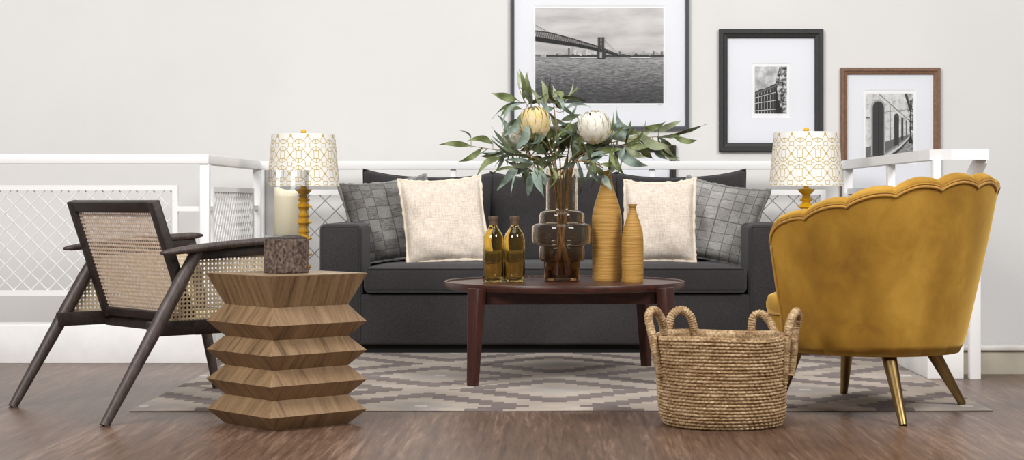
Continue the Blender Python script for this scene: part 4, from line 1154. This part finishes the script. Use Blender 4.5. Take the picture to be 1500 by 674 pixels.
# arcade street
t = frame('brown wood framed picture of an arcaded street, behind the right railing', 1232, 99, 1378, 332, 9.5, 'framebrown', (1264.5,131,1344,240))
p = Print(); x0, x1, y0, y1 = 1269, 1339.3, 136.5, 235.5
p.rect(x0,y0,x1,y1,'p_plaster')
p.poly([(1322,y0),(x1,y0),(x1,190),(1336,178),(1330,160)], 'p_cloud'); p.poly([(1331,150),(x1,142),(x1,200),(1334,196)], 'p_tree')
p.poly([(x0,y1),(x0,217),(1296,208),(1334,196),(x1,196),(x1,y1)], 'p_pave')
p.poly([(x0,216),(1330,198),(1334,199),(1300,222),(1290,235.5),(x0,235.5)], 'p_mid')
def arch(xa, xb, yt, ya, yb, mat):
    cx, rx_ = (xa+xb)/2, (xb-xa)/2; pts = [(xa, yb)]+[(cx+rx_*math.cos(math.radians(180-a_)), yt+(rx_*1.15)*(1-math.sin(math.radians(a_)))) for a_ in range(0,181,15)]+[(xb, yb-2)]
    p.poly(pts, mat)
arch(1277,1298,145,0,228,'p_light'); arch(1279.5,1296,148,0,231,'p_dark'); p.line((1288,150),(1288,228),.7,'p_black'); p.line((1280,181),(1296,182),.9,'p_black')
arch(1311,1318,166,0,214,'p_dark'); arch(1321.5,1324.5,172,0,206,'p_dark'); arch(1328,1330,176,0,202,'p_mid')
p.line((1289,137.5),(1334,177),1.0,'p_mid'); p.line((1305,153),(1305.5,214),1.1,'p_mid'); p.line((1296,164),(1334,160),.6,'p_mid'); p.line((1310,168),(1334,176),.6,'p_mid')
p.poly([(1285,234),(1318,214),(1334,199),(1335,200),(1320,216),(1291,236)], 'p_pale'); p.poly([(1292,236),(1320,216.5),(1335,200.5),(1335.5,202),(1321,219),(1298,238)], 'p_dark')
p.line((1335,160),(1335,206),1.3,'p_black'); p.poly([(1332,210),(1338.5,210),(1336.5,200),(1333.5,200)], 'p_black'); p.rect(1333,153,1337,160,'p_black')
p.poly([(1326,y0),(1330,y0),(1336,160),(1334,163),(1330,150)], 'p_dark')
p.rect(1269.4,171,1275,173.4,'p_mid')
p.build(t, 1304, 190)
t = frame('black framed picture low on the wall, mostly hidden behind the sofa', 838, 213, 990.5, 372, 9.0, 'frameblack', (872,262,958,340))
p = Print(); p.rect(876,266,954,336,'p_cloud'); p.build(t, 915, 300)
# ================================================================ LIGHT
def area(name, loc, target, size, power, color=(1,1,1), sy=None):
    l = bpy.data.lights.new(name, 'AREA'); l.shape = 'RECTANGLE'; l.size = size; l.size_y = sy or size; l.energy = power; l.color = color
    o = bpy.data.objects.new(name, l); COL.objects.link(o); o.location = loc
    o.rotation_euler = (Vector(target)-Vector(loc)).to_track_quat('-Z', 'Y').to_euler(); return o
area('softbox_left', (-3.0, 2.7, 3.7), (-.6, 8.0, .3), 2.0, 225, (1,.99,.985))
area('softbox_right', (3.5, 3.2, 4.2), (.5, 7.6, .3), 2.0, 235, (1,.99,.985))
area('overhead_softbox', (-.2, 6.4, 4.3), (0, 6.8, 0), 3.2, 66, (1,.99,.985))
w = bpy.data.worlds.new('studio'); sc.world = w; w.use_nodes = True
w.node_tree.nodes['Background'].inputs[0].default_value = (.97,.985,1,1); w.node_tree.nodes['Background'].inputs[1].default_value = .17
sc.view_settings.view_transform = 'Standard'; sc.view_settings.look = 'None'; sc.view_settings.exposure = 0.10; sc.view_settings.gamma = 1
try: sc.view_settings.use_curve_mapping = False
except Exception: pass
sc.cycles.max_bounces = 14; sc.cycles.transmission_bounces = 12; sc.cycles.transparent_max_bounces = 12; sc.cycles.glossy_bounces = 5; sc.cycles.diffuse_bounces = 4
sc.cycles.sample_clamp_indirect = 6
sc.cycles.use_denoising = True
